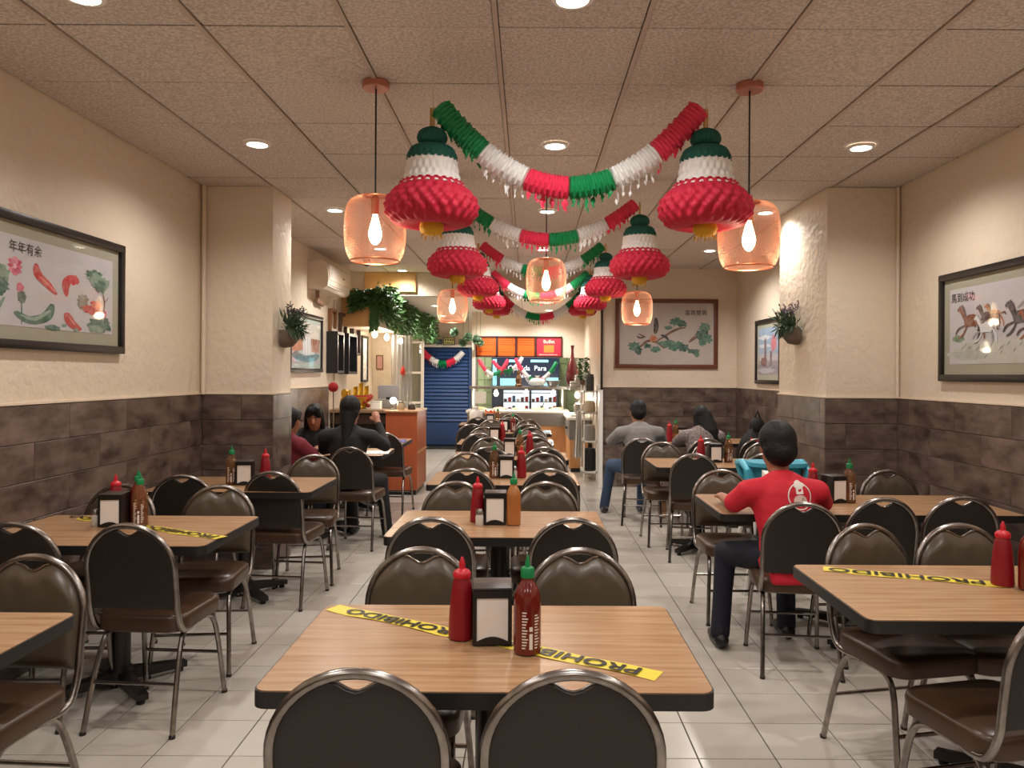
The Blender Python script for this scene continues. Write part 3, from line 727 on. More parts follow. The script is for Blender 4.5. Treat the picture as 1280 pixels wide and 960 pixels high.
# ------------------------------------------------------------------ framed pictures
def blob2(cx, cz, rx, rz, n=12, wob=.15, rot=0.0, seed=0):
    n = n * 2
    rnd = random.Random(seed + int(cx*1000) + int(cz*777)); out = []
    for k in range(n):
        a = 2*PI*k/n; q = 1 + rnd.uniform(-wob, wob); x = rx*q*math.cos(a); z = rz*q*math.sin(a)
        out.append((cx + x*math.cos(rot) - z*math.sin(rot), cz + x*math.sin(rot) + z*math.cos(rot)))
    return out
def stroke(pts, wd, taper=.3):
    P = smooth_path([(p[0], 0, p[1]) for p in pts], 4); L = []; R = []; m = len(P)
    for i, p in enumerate(P):
        d = (P[min(i+1, m-1)] - P[max(i-1, 0)]).normalized(); s = wd/2 * (taper + (1 - taper) * math.sin(PI * (i + .5) / m)); L.append((p.x - d.z*s, p.z + d.x*s)); R.append((p.x + d.z*s, p.z - d.x*s))
    return L + R[::-1]
def picture(name, label, loc, rz, W, H, art, fcol=(30, 25, 24), fw=.045, matw=.066, matcol=(164, 160, 140), paper=(200, 195, 195), glyphs=None, fd=.035, group='framed pictures'):
    """art: list of (outline in unit coordinates of the paper, colour)"""
    t = thing(name, label, 'picture', loc, rz, group)
    fm = mat('frame_%d_%d_%d' % fcol, fcol, .35)
    for a in ((-W/2, W/2, H/2 - fw, H/2), (-W/2, W/2, -H/2, -H/2 + fw)): MB().rbox(a[0], a[1], -fd, 0, a[2], a[3], .006, 2).ob('frame_rail', fm, t)
    for a in ((-W/2, -W/2 + fw), (W/2 - fw, W/2)): MB().rbox(a[0], a[1], -fd + .001, -.001, -H/2 + .002, H/2 - .002, .006, 2).ob('frame_stile', fm, t)
    MB().box(-W/2 + fw*.8, W/2 - fw*.8, -.012, -.004, -H/2 + fw*.8, H/2 - fw*.8).ob('mat_board', mat('matb_%d_%d_%d' % matcol, matcol, .8), t, False)
    pw, ph = W - 2*fw - 2*matw, H - 2*fw - 2*matw
    pp = MB().box(-pw/2, pw/2, -.0135, -.011, -ph/2, ph/2).ob('painting', mat('paper_%d_%d_%d' % paper, paper, .8, noise=(4, tuple(int(c*.95) for c in paper))), t, False)
    bycol = {}
    for k, (pts, col) in enumerate(art): bycol.setdefault(col, []).append((pts, k))
    mb = MB(); ms = []
    for k, (pts, col) in enumerate(art):
        if col not in ms: ms.append(col)
        mb.m = ms.index(col); mb.poly([((p[0] - .5)*pw, (p[1] - .5)*ph) for p in pts], -.0136 - k * .00005)
    if ms: mb.ob('brushwork', [inkm(c) for c in ms], pp, False)
    if glyphs:
        s_, gx, gz, sz = glyphs
        txt_ob('calligraphy', s_, sz, flat((40, 34, 34)), pp, Matrix.Translation(((gx - .5)*pw, -.0165, (gz - .5)*ph)) @ UPR)
    MB().poly([(-W/2 + fw*.9, -H/2 + fw*.9), (W/2 - fw*.9, -H/2 + fw*.9), (W/2 - fw*.9, H/2 - fw*.9), (-W/2 + fw*.9, H/2 - fw*.9)], -.0235).ob('glass', M_pane, t, False)
    return t
RF, PK, GL, GD, BK, BRN, OR = (186, 48, 40), (206, 92, 112), (112, 138, 110), (58, 92, 70), (54, 48, 44), (104, 58, 40), (196, 106, 60)
koi = []
for k in range(8): a = 2*PI*k/8; koi.append((stroke([(.20 + .008*math.cos(a), .66 + .02*math.sin(a)), (.20 + .048*math.cos(a), .66 + .105*math.sin(a))], .045, .25), ((206, 92, 112), (190, 66, 92), (222, 130, 142))[k % 3]))
koi += [(blob2(.20, .66, .012, .03), (230, 170, 176)), (blob2(.07, .52, .10, .15, 14, .12), GL), (blob2(.10, .42, .06, .10, 12, .2), GD), (stroke([(.07, .40), (.05, .2), (.06, .02)], .015), GD),
        (stroke([(.13, .30), (.08, .14), (.05, .02)], .03), GL), (blob2(.235, .43, .025, .06, 10, .15), PK), (blob2(.245, .33, .03, .07, 10, .2), (92, 98, 82)), (stroke([(.245, .28), (.245, .02)], .01), GD),
        (stroke([(.20, .16), (.30, .08), (.42, .14), (.47, .30)], .10, .2), GD), (stroke([(.24, .13), (.34, .10), (.45, .22)], .04), (136, 156, 134)),
        (stroke([(.345, .74), (.36, .62), (.43, .52), (.50, .42)], .075, .15), RF), (stroke([(.37, .60), (.44, .52), (.49, .45)], .025), (214, 110, 96)),
        (stroke([(.58, .42), (.575, .56), (.62, .66), (.68, .62)], .075, .1), RF), (blob2(.64, .64, .045, .06), (198, 42, 38)),
        (stroke([(.58, .22), (.62, .10), (.70, .02)], .085, .3), RF), (stroke([(.60, .18), (.65, .08)], .02), (214, 110, 96)),
        (blob2(.82, .76, .08, .06, 14, .3), GD), (blob2(.86, .68, .10, .09, 14, .3), GL), (blob2(.88, .62, .06, .07, 12, .3), GD), (stroke([(.90, .55), (.92, .4), (.90, .25)], .012), BRN), (stroke([(.92, .42), (.96, .5)], .008), BRN), (stroke([(.91, .38), (.86, .46)], .008), BRN),
        (blob2(.72, .38, .05, .10, 14, .3), (128, 118, 96)), (blob2(.80, .30, .09, .06, 14, .25), RF), (blob2(.84, .38, .05, .05, 12, .25), (206, 70, 50)), (blob2(.90, .26, .045, .05, 12, .25), PK),
        (blob2(.88, .12, .11, .10, 14, .25), GD), (blob2(.84, .06, .07, .05, 12, .3), GL), (blob2(.47, .02, .06, .03, 12, .2), GD), (blob2(.56, .06, .02, .02), GL), (blob2(.66, .02, .02, .02), GL)]
picture('koi_painting', 'wide dark-framed ink painting of red koi and lotus on the left wall', (XL + .002, 4.00, 1.94), PI/2, 1.30, .66, koi, glyphs=('年年有余', .27, .87, .062))
hor = []
def horse(x, z, s, col, mane, flip=1):
    f = lambda pts: [(x + (p[0])*s*flip, z + p[1]*s*2.0) for p in pts]
    return [(f(stroke([(-.16, .02), (-.02, .05), (.14, .02)], .17, .55)), col), (f(stroke([(-.13, .05), (-.20, .18), (-.25, .24)], .08, .6)), col), (f(stroke([(-.23, .26), (-.30, .20)], .055, .6)), col),
            (f(stroke([(-.15, -.02), (-.28, -.06), (-.34, -.14)], .035, .5)), mane), (f(stroke([(-.10, -.02), (-.18, -.14), (-.28, -.20)], .035, .5)), col),
            (f(stroke([(.12, -.01), (.14, -.16), (.08, -.28)], .045, .5)), mane), (f(stroke([(.14, .02), (.22, -.10), (.24, -.22)], .04, .5)), col),
            (f(stroke([(-.12, .11), (-.17, .22), (-.22, .28)], .04, .4)), mane), (f(stroke([(.15, .04), (.26, .06), (.31, .0)], .04, .4)), mane)]
hor += [(blob2(.5, .15, .5, .14, 20, .15), (186, 184, 170)), (blob2(.2, .12, .18, .06, 16, .2), (170, 172, 158)), (blob2(.09, .34, .06, .05, 12, .2), (96, 122, 84)), (stroke([(.60, .64), (.75, .78), (.95, .70)], .05), (130, 132, 126))]
for k in range(26): rr = random.Random(k); x, z = rr.uniform(.02, .98), rr.uniform(.03, .26); hor.append((stroke([(x, z), (x + .02, z + .05)], .008), (112, 118, 98)))
hor += horse(.42, .58, .30, (176, 98, 54), (110, 70, 50)) + horse(.36, .56, .34, (84, 56, 46), (50, 38, 34)) + horse(.22, .52, .46, (124, 66, 40), (66, 40, 34)) + horse(.35, .42, .36, (222, 220, 216), (150, 148, 148)) + horse(.64, .50, .44, (60, 48, 46), (40, 34, 34)) + horse(.72, .42, .36, (150, 84, 50), (80, 48, 38)) + horse(.88, .48, .42, (116, 70, 48), (70, 44, 36))
picture('horse_painting', 'wide dark-framed painting of galloping horses on the right wall', (XR - .002, 4.44, 1.825), -PI/2, 1.38, .71, hor, glyphs=('馬到成功', .13, .87, .066))
PG, PGD = (66, 116, 94), (44, 84, 70)
bird = []
bird += [(stroke([(.22, .28), (.30, .38), (.40, .36), (.48, .26)], .04), BRN), (stroke([(.40, .38), (.52, .50), (.62, .58), (.70, .60)], .035), BRN), (stroke([(.74, .36), (.80, .44), (.88, .46)], .045), BRN), (stroke([(.28, .44), (.20, .50)], .02), BRN)]
for x, z, rx, rz, c in ((.16, .30, .07, .07, PG), (.20, .22, .04, .06, PGD), (.50, .34, .08, .06, PG), (.60, .30, .10, .07, PG), (.68, .28, .07, .06, PGD), (.60, .70, .06, .07, PG), (.66, .66, .05, .05, PGD), (.90, .60, .06, .10, PG), (.88, .48, .07, .10, PGD), (.93, .42, .05, .08, PG), (.88, .36, .04, .06, PG), (.78, .22, .07, .04, PGD), (.82, .16, .03, .04, PG), (.38, .24, .05, .05, PG), (.52, .60, .05, .03, PG), (.30, .30, .04, .04, PGD)):
    bird.append((blob2(x, z, rx, rz, 14, .3), c))
bird += [(stroke([(.38, .50), (.39, .62), (.385, .76)], .055, .3), (52, 48, 54)), (stroke([(.37, .50), (.40, .60)], .02), (110, 80, 60)), (stroke([(.27, .45), (.22, .43), (.19, .46)], .03), (46, 44, 50)), (stroke([(.44, .48), (.48, .46), (.52, .40)], .04), (46, 46, 50)), (blob2(.36, .42, .04, .05, 10, .3), OR), (stroke([(.24, .22), (.23, .12)], .006), (190, 170, 130)), (stroke([(.55, .24), (.56, .12)], .006), (190, 170, 130)), (stroke([(.68, .22), (.68, .10)], .006), (190, 170, 130))]
picture('bird_painting', 'large brown-framed painting of birds on pine boughs on the back wall', (1.853, 10.198, 2.055), 0, 1.375, .93, bird, fcol=(104, 58, 42), fw=.055, matw=.0, paper=(200, 190, 184), glyphs=('富貴雙壽', .81, .84, .075))
fall = [(blob2(.5, .18, .5, .16, 20, .05), (92, 128, 134)), ([(0, .28), (1, .28), (1, .62), (0, .62)], (176, 116, 84)), ([(.35, .2), (.7, .2), (.66, .66), (.40, .66)], (206, 206, 206)), (blob2(.2, .45, .16, .18, 14, .2), (190, 130, 96)), (blob2(.86, .5, .14, .2, 14, .2), (150, 84, 58)), ([(0, .62), (1, .62), (1, 1), (0, 1)], (214, 206, 190)), (blob2(.5, .25, .3, .06), (196, 208, 210))]
for x in (.38, .48, .58): fall.append((stroke([(x, .66), (x + .02, .22)], .05, .8), (232, 232, 230)))
picture('waterfall_picture', 'dark-framed waterfall landscape on the left wall beyond the pillar', (XL + .002, 8.52, 1.84), PI/2, 1.25, .66, fall, matw=.06, matcol=(190, 200, 188))
city = [([(0, .45), (1, .45), (1, 1), (0, 1)], (150, 176, 204)), (blob2(.3, .80, .3, .05, 14, .3), (226, 230, 234)), (blob2(.3, .62, .3, .04, 14, .3), (226, 230, 234)), ([(0, 0), (1, 0), (1, .3), (0, .3)], (150, 140, 146)), ([(.30, .22), (.42, .22), (.42, .72), (.37, .8), (.30, .72)], (104, 84, 82)), (blob2(.28, .28, .16, .10), (120, 66, 56)), (blob2(.78, .66, .14, .16, 14, .2), (212, 108, 120)), ([(.6, .2), (.7, .2), (.7, .5), (.6, .5)], (110, 84, 80)), (blob2(.4, .1, .4, .06, 16, .3), (190, 186, 196))]
picture('city_picture', 'small dark-framed city view on the right wall, half hidden by the pillar', (XR - .002, 8.82, 1.785), -PI/2, .92, .76, city, matw=.06, matcol=(180, 178, 160))
# dark shadow boxes and small frames above the bar
def box_frame(x, y, z, W, H, D, col, inner, label, tilt=0):
    t = thing('shadow_box', label, 'picture', (XL + .002, y, z), PI/2, 'small frames above the bar')
    fm = mat('frame_%d_%d_%d' % col, col, .4); f = .035
    for a in ((-W/2, W/2, H/2 - f, H/2), (-W/2, W/2, -H/2, -H/2 + f)): MB().box(a[0], a[1], -D, 0, a[2], a[3]).ob('frame_rail', fm, t, False)
    for a in ((-W/2, -W/2 + f), (W/2 - f, W/2)): MB().box(a[0], a[1], -D, 0, -H/2 + f, H/2 - f).ob('frame_stile', fm, t, False)
    MB().box(-W/2 + f, W/2 - f, -.012, -.004, -H/2 + f, H/2 - f).ob('picture_print', mat('sbx_%d_%d_%d' % inner, inner, .6, noise=(14, tuple(min(255, c + 70) for c in inner), None, .1)), t, False)
box_frame(0, 9.58, 1.76, .34, .52, .14, (26, 24, 24), (170, 156, 140), 'deep black shadow box above the bar, nearest of two')
box_frame(0, 10.25, 1.76, .50, .54, .14, (28, 28, 32), (80, 92, 104), 'deep black shadow box with a blue-grey print')
box_frame(0, 9.60, 2.17, .26, .28, .05, (120, 80, 50), (150, 130, 104), 'small brown frame above the nearest shadow box')
box_frame(0, 10.15, 2.15, .30, .30, .05, (84, 62, 44), (120, 108, 94), 'small brown frame above the blue-grey shadow box')
box_frame(0, 10.85, 1.98, .44, .44, .06, (52, 36, 34), (140, 120, 110), 'dark red-brown frame nearest the ivy soffit')
box_frame(0, 11.55, 1.72, .40, .70, .03, (40, 38, 38), (206, 200, 186), 'slim dark-edged poster at the end of the bar wall')
t = thing('small_certificate', 'small brown-framed pink certificate on the bar partition', 'picture', (-2.38, 12.198, 1.68), 0)
fm = mat('frame_120_80_50', (120, 80, 50))
for a in ((-.055, .055, .10, .115), (-.055, .055, -.115, -.10)): MB().box(a[0], a[1], -.02, 0, a[2], a[3]).ob('frame_rail', fm, t, False)
for a in ((-.055, -.043), (.043, .055)): MB().box(a[0], a[1], -.02, 0, -.10, .10).ob('frame_stile', fm, t, False)
MB().box(-.043, .043, -.008, -.003, -.10, .10).ob('certificate_print', flat((206, 160, 150)), t, False)

# ------------------------------------------------------------------ wall planters
def planter(label, x, y, z, sx, purple):
    t = thing('wall_planter', label, 'planter', (x, y, z), 0, 'wall planters')
    n = 18; vs = []; prof = [(.02, -.10), (.07, -.09), (.105, -.05), (.115, .0), (.12, .035)]
    for r, zz in prof:
        for k in range(n + 1): a = -PI/2 + PI*k/n; vs.append((sx * r * math.cos(a), r * 1.05 * math.sin(a), zz))
    N = n + 1; fs = [(i*N + k, i*N + k + 1, (i+1)*N + k + 1, (i+1)*N + k) for i in range(len(prof) - 1) for k in range(n)]
    fs += [tuple(i*N for i in range(len(prof))) + tuple(i*N + n for i in range(len(prof) - 1, -1, -1)), tuple(range(n, -1, -1)), tuple((len(prof)-1)*N + k for k in range(N))]
    MB().add(vs, fs).ob('pot', mat('taupe_pot', (112, 98, 86), .7, noise=(20, (92, 80, 70))), t, True, 60)
    fo = MB(); fl = MB(); stl = MB(); rnd = random.Random(3 if sx > 0 else 4)
    for k in range(300):
        a = rnd.uniform(-PI/2, PI/2); r = rnd.uniform(0, .09); p = Vector((sx*(.02 + r*math.cos(a)), r*math.sin(a)*1.2, .03))
        d = Vector((sx*rnd.uniform(-.1, .8), rnd.uniform(-.8, .8), rnd.uniform(.05, 1.0))); q = p + d * rnd.uniform(.0, .13)
        fo.leaf(q, d + Vector((0, 0, rnd.uniform(-.8, .3))), rnd.uniform(.05, .11), rnd.uniform(.008, .016))
    for k in range(60):
        p = Vector((sx*rnd.uniform(.05, .12), rnd.uniform(-.12, .12), .05)); fo.leaf(p, (sx*.4, rnd.uniform(-.3, .3), -1), rnd.uniform(.06, .12), .016)
    for k in range(26):
        p = Vector((sx*rnd.uniform(.01, .08), rnd.uniform(-.07, .07), .04)); d = Vector((sx*rnd.uniform(-.15, .6), rnd.uniform(-.75, .75), rnd.uniform(.6, 1.1))).normalized(); l = rnd.uniform(.15, .25)
        stl.tube([p, p + d*l*.5 + Vector((0, 0, .01)), p + d*l], .0016, 4, False)
        for q in range(7): fl.leaf(p + d*l*(.68 + .05*q), (rnd.uniform(-1, 1), rnd.uniform(-1, 1), rnd.uniform(0, 1)), .018, .013)
    fo.ob('foliage', M_leaf2, t, False); stl.ob('flower_stems', M_leaf2, t, False); fl.ob('blossoms', M_purple if purple else mat('dark_blossom', (72, 54, 70), .7), t, False)
planter('taupe half-round planter with dark greenery on the left pillar', -1.940, 6.03, 1.80, 1, False)
planter('taupe half-round planter with lavender on the right pillar', 2.237, 6.33, 1.86, -1, True)

# ------------------------------------------------------------------ air conditioner, camera
t = thing('air_conditioner', 'white split air conditioner high on the left wall', 'air conditioner', (XL, 9.12, 2.46), PI/2)
M_ac = mat('ac_shell', (214, 200, 182), .4)
sec = [(0, 0), (-.16, 0), (-.205, .03), (-.215, .10), (-.20, .27), (-.16, .30), (0, .30)]
vs = [(-.52, y*1.1, z*1.06) for y, z in sec] + [(.52, y*1.1, z*1.06) for y, z in sec]; n = len(sec)
MB().add(vs, [tuple(range(n)), tuple(range(2*n - 1, n - 1, -1))] + [(i, n + i, n + (i+1) % n, (i+1) % n) for i in range(n)]).ob('shell', M_ac, t, True, 30)
MB().rbox(-.49, .49, -.244, -.224, .105, .275, .006, 2).ob('front_panel', mat('ac_front', (222, 210, 194), .3), t)
MB().box(-.45, .45, -.226, -.19, .026, .075).ob('outlet_slot', mat('ac_dark', (70, 60, 52), .6), t, False)
for k in range(2): MB().box(-.44, .44, -.236, -.222, .026 + .024*k, .034 + .024*k).ob('louver', M_ac, t, False)
MB().box(-.46, -.38, -.2465, -.244, .14, .24).ob('energy_label', flat((190, 184, 170)), t, False)
MB().box(.10, .20, -.2465, -.244, .175, .19).ob('badge', flat((120, 116, 112)), t, False)
MB().tube([(-.30, -.05, 0), (-.30, -.05, -.12), (.0, -.03, -.14)], .025, 8).ob('hose', mat('hose_wrap', (150, 116, 92), .8), t)
t = thing('security_camera', 'small black dome camera on a white base at the ceiling near the air conditioner', 'camera', (-1.98, 9.3, ZC))
MB().lathe([(.05, -.03), (.055, -.02), (.055, 0)], 18).ob('base', M_white, t)
MB().ball((0, 0, -.06), (.05, .05, .055)).ob('dome', M_black, t)
# ------------------------------------------------------------------ ivy over the soffit, hanging green balls, bulbs
t = thing('artificial_ivy', 'thick dark green artificial ivy draped over the soffit', 'ivy', (-2.0, 10.2, 2.13))
fo = MB(); rnd = random.Random(11)
for k in range(2600):
    y = rnd.random() ** 1.35 * 5.2 - .05; lim = .46 if y > .4 else .56
    z = rnd.uniform(.02 + .10 * max(0, 1 - y), lim); x = rnd.uniform(-.05, .16) * (1 - .3*abs(z - .3)) + .02
    fo.leaf((x, y, z), (rnd.uniform(-.1, 1), rnd.uniform(-1, .6), rnd.uniform(-1.2, .3)), rnd.uniform(.07, .14), rnd.uniform(.03, .055))
for k in range(420):
    x = rnd.uniform(-.36, .06); fo.leaf((x, -.04 + rnd.uniform(-.05, .03), .40 + rnd.uniform(-.06, .12) - .5*abs(x)*rnd.random()), (rnd.uniform(-1, .6), rnd.uniform(-1, .1), rnd.uniform(-1, .2)), rnd.uniform(.07, .12), .045)
for k in range(160): fo.leaf((rnd.uniform(-.10, -.01), -.03, rnd.uniform(-.02, .42)), (rnd.uniform(-.5, .5), -.3, -1), .09, .045)
fo.ob('leaves', M_leaf, t, False)
st = MB()
for k in range(5): st.tube([(.03 + .02*math.sin(q*1.3 + k), q*.52, .12 + .09*k + .02*math.cos(q + k)) for q in range(11)], .006, 5)
st.ob('vines', mat('vine_brown', (70, 58, 36), .8), t, False)
def topiary(x, y, z, r, label):
    t = thing('topiary_ball', label, 'plant ball', (x, y, z), 0, 'hanging boxwood balls')
    mb = MB().ball((0, 0, 0), r * .82, 12, 8); mb.ob('core', mat('ball_core', (34, 62, 40), .7), t)
    fo = MB()
    for k in range(150):
        u = rnd.uniform(-1, 1); a = rnd.uniform(0, 2*PI); s = math.sqrt(1 - u*u); d = Vector((s*math.cos(a), s*math.sin(a), u)); fo.leaf(d * r*.78, d + Vector((rnd.uniform(-.5, .5), rnd.uniform(-.5, .5), rnd.uniform(-.5, .5))), r*.38, r*.22)
    fo.ob('leaves', mat('ball_leaf', (138, 170, 128), .5, noise=(30, (84, 128, 88))), t, False)
    MB().tube([(0, 0, r*.8), (0, 0, min(2.6 - z, 1.2))], .003, 5).ob('thread', M_leaf2, t)
for x, y, z, r, lb in ((-1.90, 11.6, 2.26, .085, 'green boxwood ball hanging against the ivy'), (-2.16, 14.4, 2.36, .09, 'green boxwood ball at the far end of the ivy'), (-1.40, 14.4, 2.29, .085, 'lone green boxwood ball above the blue shutter'),
                       (-1.05, 13.3, 2.15, .08, 'upper left ball of the green cluster by the orange menu'), (-.90, 13.25, 2.10, .085, 'right-hand ball of the green cluster by the orange menu'), (-.84, 13.35, 2.05, .07, 'lowest right ball of the green cluster by the orange menu'), (-1.15, 13.4, 2.05, .075, 'small far-left ball of the green cluster')):
    topiary(x, y, z, r, lb)
M_wbulb = mat('white_bulb', (255, 246, 230), .4, emit=((255, 240, 214), 20))
def bulb(x, y, z, label, watts, group, col=(1, .86, .66)):
    t = thing('light_bulb', label, 'bulb', (x, y, z), 0, group)
    MB().lathe([(.022, -.03), (.024, 0)], 14).ob('socket', M_white, t)
    MB().lathe([(.012, -.13), (.034, -.11), (.040, -.085), (.030, -.05), (.018, -.03)], 16).ob('glass', M_wbulb, t)
    l = bpy.data.lights.new('bulb_light', 'POINT'); l.energy = watts; l.color = col; l.shadow_soft_size = .04
    o = bpy.data.objects.new('bulb_light', l); C.objects.link(o); o.parent = t; o.location = (0, 0, -.18)
for x, y, lb in ((-2.14, 10.6, 'nearest'), (-2.14, 11.5, 'middle'), (-2.14, 12.75, 'farthest')): bulb(x, y, 2.13, '%s bare bulb under the ivy soffit' % lb, 7, 'bare bulbs under the soffit')

# ------------------------------------------------------------------ bar and cashier counter
M_orange = mat('orange_wood', (178, 92, 56), .4, noise=(4, (164, 80, 46), (8, 8, 1)))
M_ledge = mat('counter_ledge', (196, 150, 110), .35)
t = thing('cashier_counter', 'tall orange wood cashier counter before the blue shutter', 'counter', (-1.56, 9.79, 0))
MB().box(-.195, .195, -.40, .40, .06, 1.02).ob('body', M_orange, t, False)
MB().rbox(-.21, .21, -.42, .42, 1.02, 1.045, .005, 2).ob('top', M_ledge, t)
MB().box(-.18, .18, -.38, .38, 0, .06).ob('plinth', M_black, t, False)
for z in (.52,): MB().box(.195, .203, -.40, .40, z - .012, z + .012).ob('band', M_ledge, t, False)
MB().box(.195, .2, .38, .40, .06, 1.02).ob('edge_strip', M_ledge, t, False)
t = thing('bar_counter', 'dark glass-fronted bar with pale top along the left wall', 'bar', (-2.13, 9.85, 0))
MB().box(-.36, .36, -.25, .25, 0, 1.0).ob('front', mat('black_glass', (22, 20, 20), .12), t, False)
MB().rbox(-.365, .362, -.29, .30, 1.0, 1.045, .006, 2).ob('top', mat('bar_top', (150, 120, 92), .35), t)
MB().box(-.36, .36, -.262, -.25, .86, .98).ob('rail', mat('rail_brown', (60, 42, 32), .4), t, False)
GOLD = mat('gold_foil', (214, 168, 52), .28, .7); REDP = mat('red_paint', (160, 44, 34), .45)
t = thing('golden_ornament', 'golden and red treasure ship ornament heaped on the bar', 'ornament', (-2.16, 9.82, 1.045))
MB().lathe([(.06, 0), (.075, .02), (.05, .05), (.09, .10), (.105, .15)], 16).ob('pedestal', GOLD, t)
hull = smooth_path([(-.14, 0, .17), (-.08, 0, .13), (.08, 0, .13), (.15, 0, .18)], 4); MB().tube(hull, [.02 + .03*math.sin(PI*i/(len(hull)-1)) for i in range(len(hull))], 10).ob('hull', REDP, t)
for dx, h in ((-.07, .12), (.0, .17), (.07, .13)):
    MB().add([(dx - .035, 0, .17), (dx + .035, -.01, .17), (dx + .028, .02, .17 + h), (dx - .03, .02, .17 + h*.9), (dx, .04, .17 + h*.5)], [(0, 1, 4), (1, 2, 4), (2, 3, 4), (3, 0, 4)]).ob('sail', GOLD, t)
for k in range(12): a = k * .9; MB().ball((.10*math.cos(a), .07*math.sin(a), .04 + .025*(k % 4)), .026, 8, 6).ob('nugget', GOLD if k % 3 else REDP, t)
t = thing('golden_ornament', 'small golden waving figure beside the treasure ship', 'ornament', (-2.36, 9.80, 1.045))
MB().lathe([(.05, 0), (.065, .04), (.06, .11), (.04, .15), (.05, .19), (.045, .23), (.01, .255)], 14).ob('figure', GOLD, t); MB().tube([(.045, -.02, .11), (.08, -.04, .17), (.07, -.04, .24)], .016, 8).ob('raised_paw', GOLD, t); MB().ball((0, -.06, .09), .025).ob('medallion', REDP, t)
t = thing('cash_register', 'grey cash register on the cashier counter', 'register', (-1.86, 10.15, 1.045))
MB().rbox(-.14, .14, -.15, .15, 0, .11, .01, 2).ob('drawer', mat('reg_grey', (130, 126, 122), .5), t)
mb = MB(); mb.rbox(-.14, .14, -.02, .02, .12, .30, .008, 2); mb.xf(Matrix.Translation((0, 0, 0))); mb.ob('screen', mat('reg_grey2', (150, 150, 152), .5), t); MB().box(-.03, .03, -.02, .05, .10, .14).ob('neck', M_black, t, False)
t = thing('counter_lamp', 'small bright lamp glowing on the cashier counter', 'lamp', (-1.70, 9.60, 1.045))
MB().lathe([(.05, 0), (.05, .012), (.012, .02), (.012, .08)], 16).ob('base', M_steel, t); MB().ball((0, 0, .115), .042).ob('globe', M_wbulb, t)
l = bpy.data.lights.new('lamp_light', 'POINT'); l.energy = 1.2; l.color = (1, .86, .68); l.shadow_soft_size = .04; o = bpy.data.objects.new('lamp_light', l); C.objects.link(o); o.parent = t; o.location = (0, -.02, .22)
for x, y, lb, col, h in ((-1.60, 9.58, 'squat glass candy jar on the cashier counter', (186, 170, 140), .09), (-1.47, 9.62, 'small dark jar near the right end of the cashier counter', (70, 60, 54), .06)):
    t = thing('counter_jar', lb, 'jar', (x, y, 1.045)); MB().lathe([(.045, 0), (.05, .01), (.05, h - .02), (.04, h)], 16).ob('body', mat('jar_%d' % col[0], col, .25), t); MB().lathe([(.042, h), (.042, h + .015), (.01, h + .02)], 16).ob('lid', M_steel, t)
t = thing('paper_tray', 'white paper box on the bar by the register', 'box', (-1.93, 9.70, 1.045)); MB().rbox(-.06, .06, -.05, .05, 0, .09, .005, 1).ob('box', M_white, t, False); MB().rbox(-.063, .063, -.053, .053, .09, .105, .003, 1).ob('lid', flat((210, 205, 196)), t, False)
t = thing('red_pendant', 'red teardrop paper charm hanging near the plastic curtain', 'charm', (-1.90, 11.55, 1.47)); MB().lathe([(.004, 0), (.035, .03), (.042, .06), (.022, .11), (.004, .15)], 14).ob('drop', mat('red_paper', (216, 56, 48), .6), t); MB().tube([(0, 0, .15), (0, 0, .62)], .002, 5).ob('thread', M_black, t); MB().tube([(0, 0, 0), (0, 0, -.08)], .004, 5).ob('tassel', REDP, t)
t = thing('plastic_curtain', 'clear hanging plastic sheet at the end of the bar', 'curtain', (-1.93, 11.6, .95))
n = 30; vs = []
for i in range(n + 1): x = -.16 + .32*i/n; y = .02*math.sin(i*1.1); vs += [(x, y, 0), (x, y, 1.14)]
MB().add(vs, [(2*i, 2*i+2, 2*i+3, 2*i+1) for i in range(n)]).ob('sheet', glassy('clear_film', (235, 238, 240), .05, (206, 206, 208), .38), t); MB().tube([(-.12, 0, 1.18), (-.12, 0, 1.145), (.18, 0, 1.145)], .012, 8).ob('rod', M_steel, t)
t = thing('white_door_frame', 'white framed glass side door between bar and blue shutter', 'door frame', (-2.32, 14.0, 0))
for a in ((-.02, .03), (.40, .45)): MB().box(a[0] - .05, a[1] - .05, -.03, .03, 0, 2.1).ob('jamb', M_white, t, False)
for z in (.95, 1.5, 2.06): MB().box(-.02, .36, -.02, .02, z, z + .04).ob('crossbar', M_white, t, False)
MB().box(-.02, .36, -.004, .004, .05, 2.06).ob('pane', glassy('door_glass', (210, 215, 205), .05, (150, 150, 136), .4), t, False)

# blue shutter door
M_blue = mat('blue_slat', (34, 68, 122), .5); M_blue2 = mat('blue_panel', (34, 66, 112), .45)
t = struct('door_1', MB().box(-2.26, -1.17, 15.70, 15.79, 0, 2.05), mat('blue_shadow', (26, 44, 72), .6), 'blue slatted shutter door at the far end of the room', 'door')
for k in range(20): MB().rbox(-2.20, -1.23, -.006, .006, -.040, .040, .003, 1).ob('slat', M_blue, t, False, loc=(0, 15.672, .56 + k*.0755)).rotation_euler = (math.radians(-28), 0, 0)
MB().rbox(-2.22, -1.21, 15.66, 15.70, .04, .50, .01, 1).ob('kick_panel', M_blue2, t, False)
for x in (-2.24, -1.19): MB().box(x - .03, x + .03, 15.64, 15.70, 0, 2.05).ob('side_rail', M_blue2, t, False)
MB().box(-1.97, -1.95, 15.665, 15.69, .5, 2.0).ob('middle_rail', M_blue2, t, False)
tag(MB().box(-2.30, -1.13, 15.6, 15.8, 2.05, 2.10).ob('trim_5', M_white, None, False), 'white lintel above the blue shutter', 'trim', None, 'structure')
tag(MB().box(-1.15, -1.08, 15.6, 15.8, 0, 2.1).ob('trim_6', M_white, None, False), 'white post right of the blue shutter', 'trim', None, 'structure')
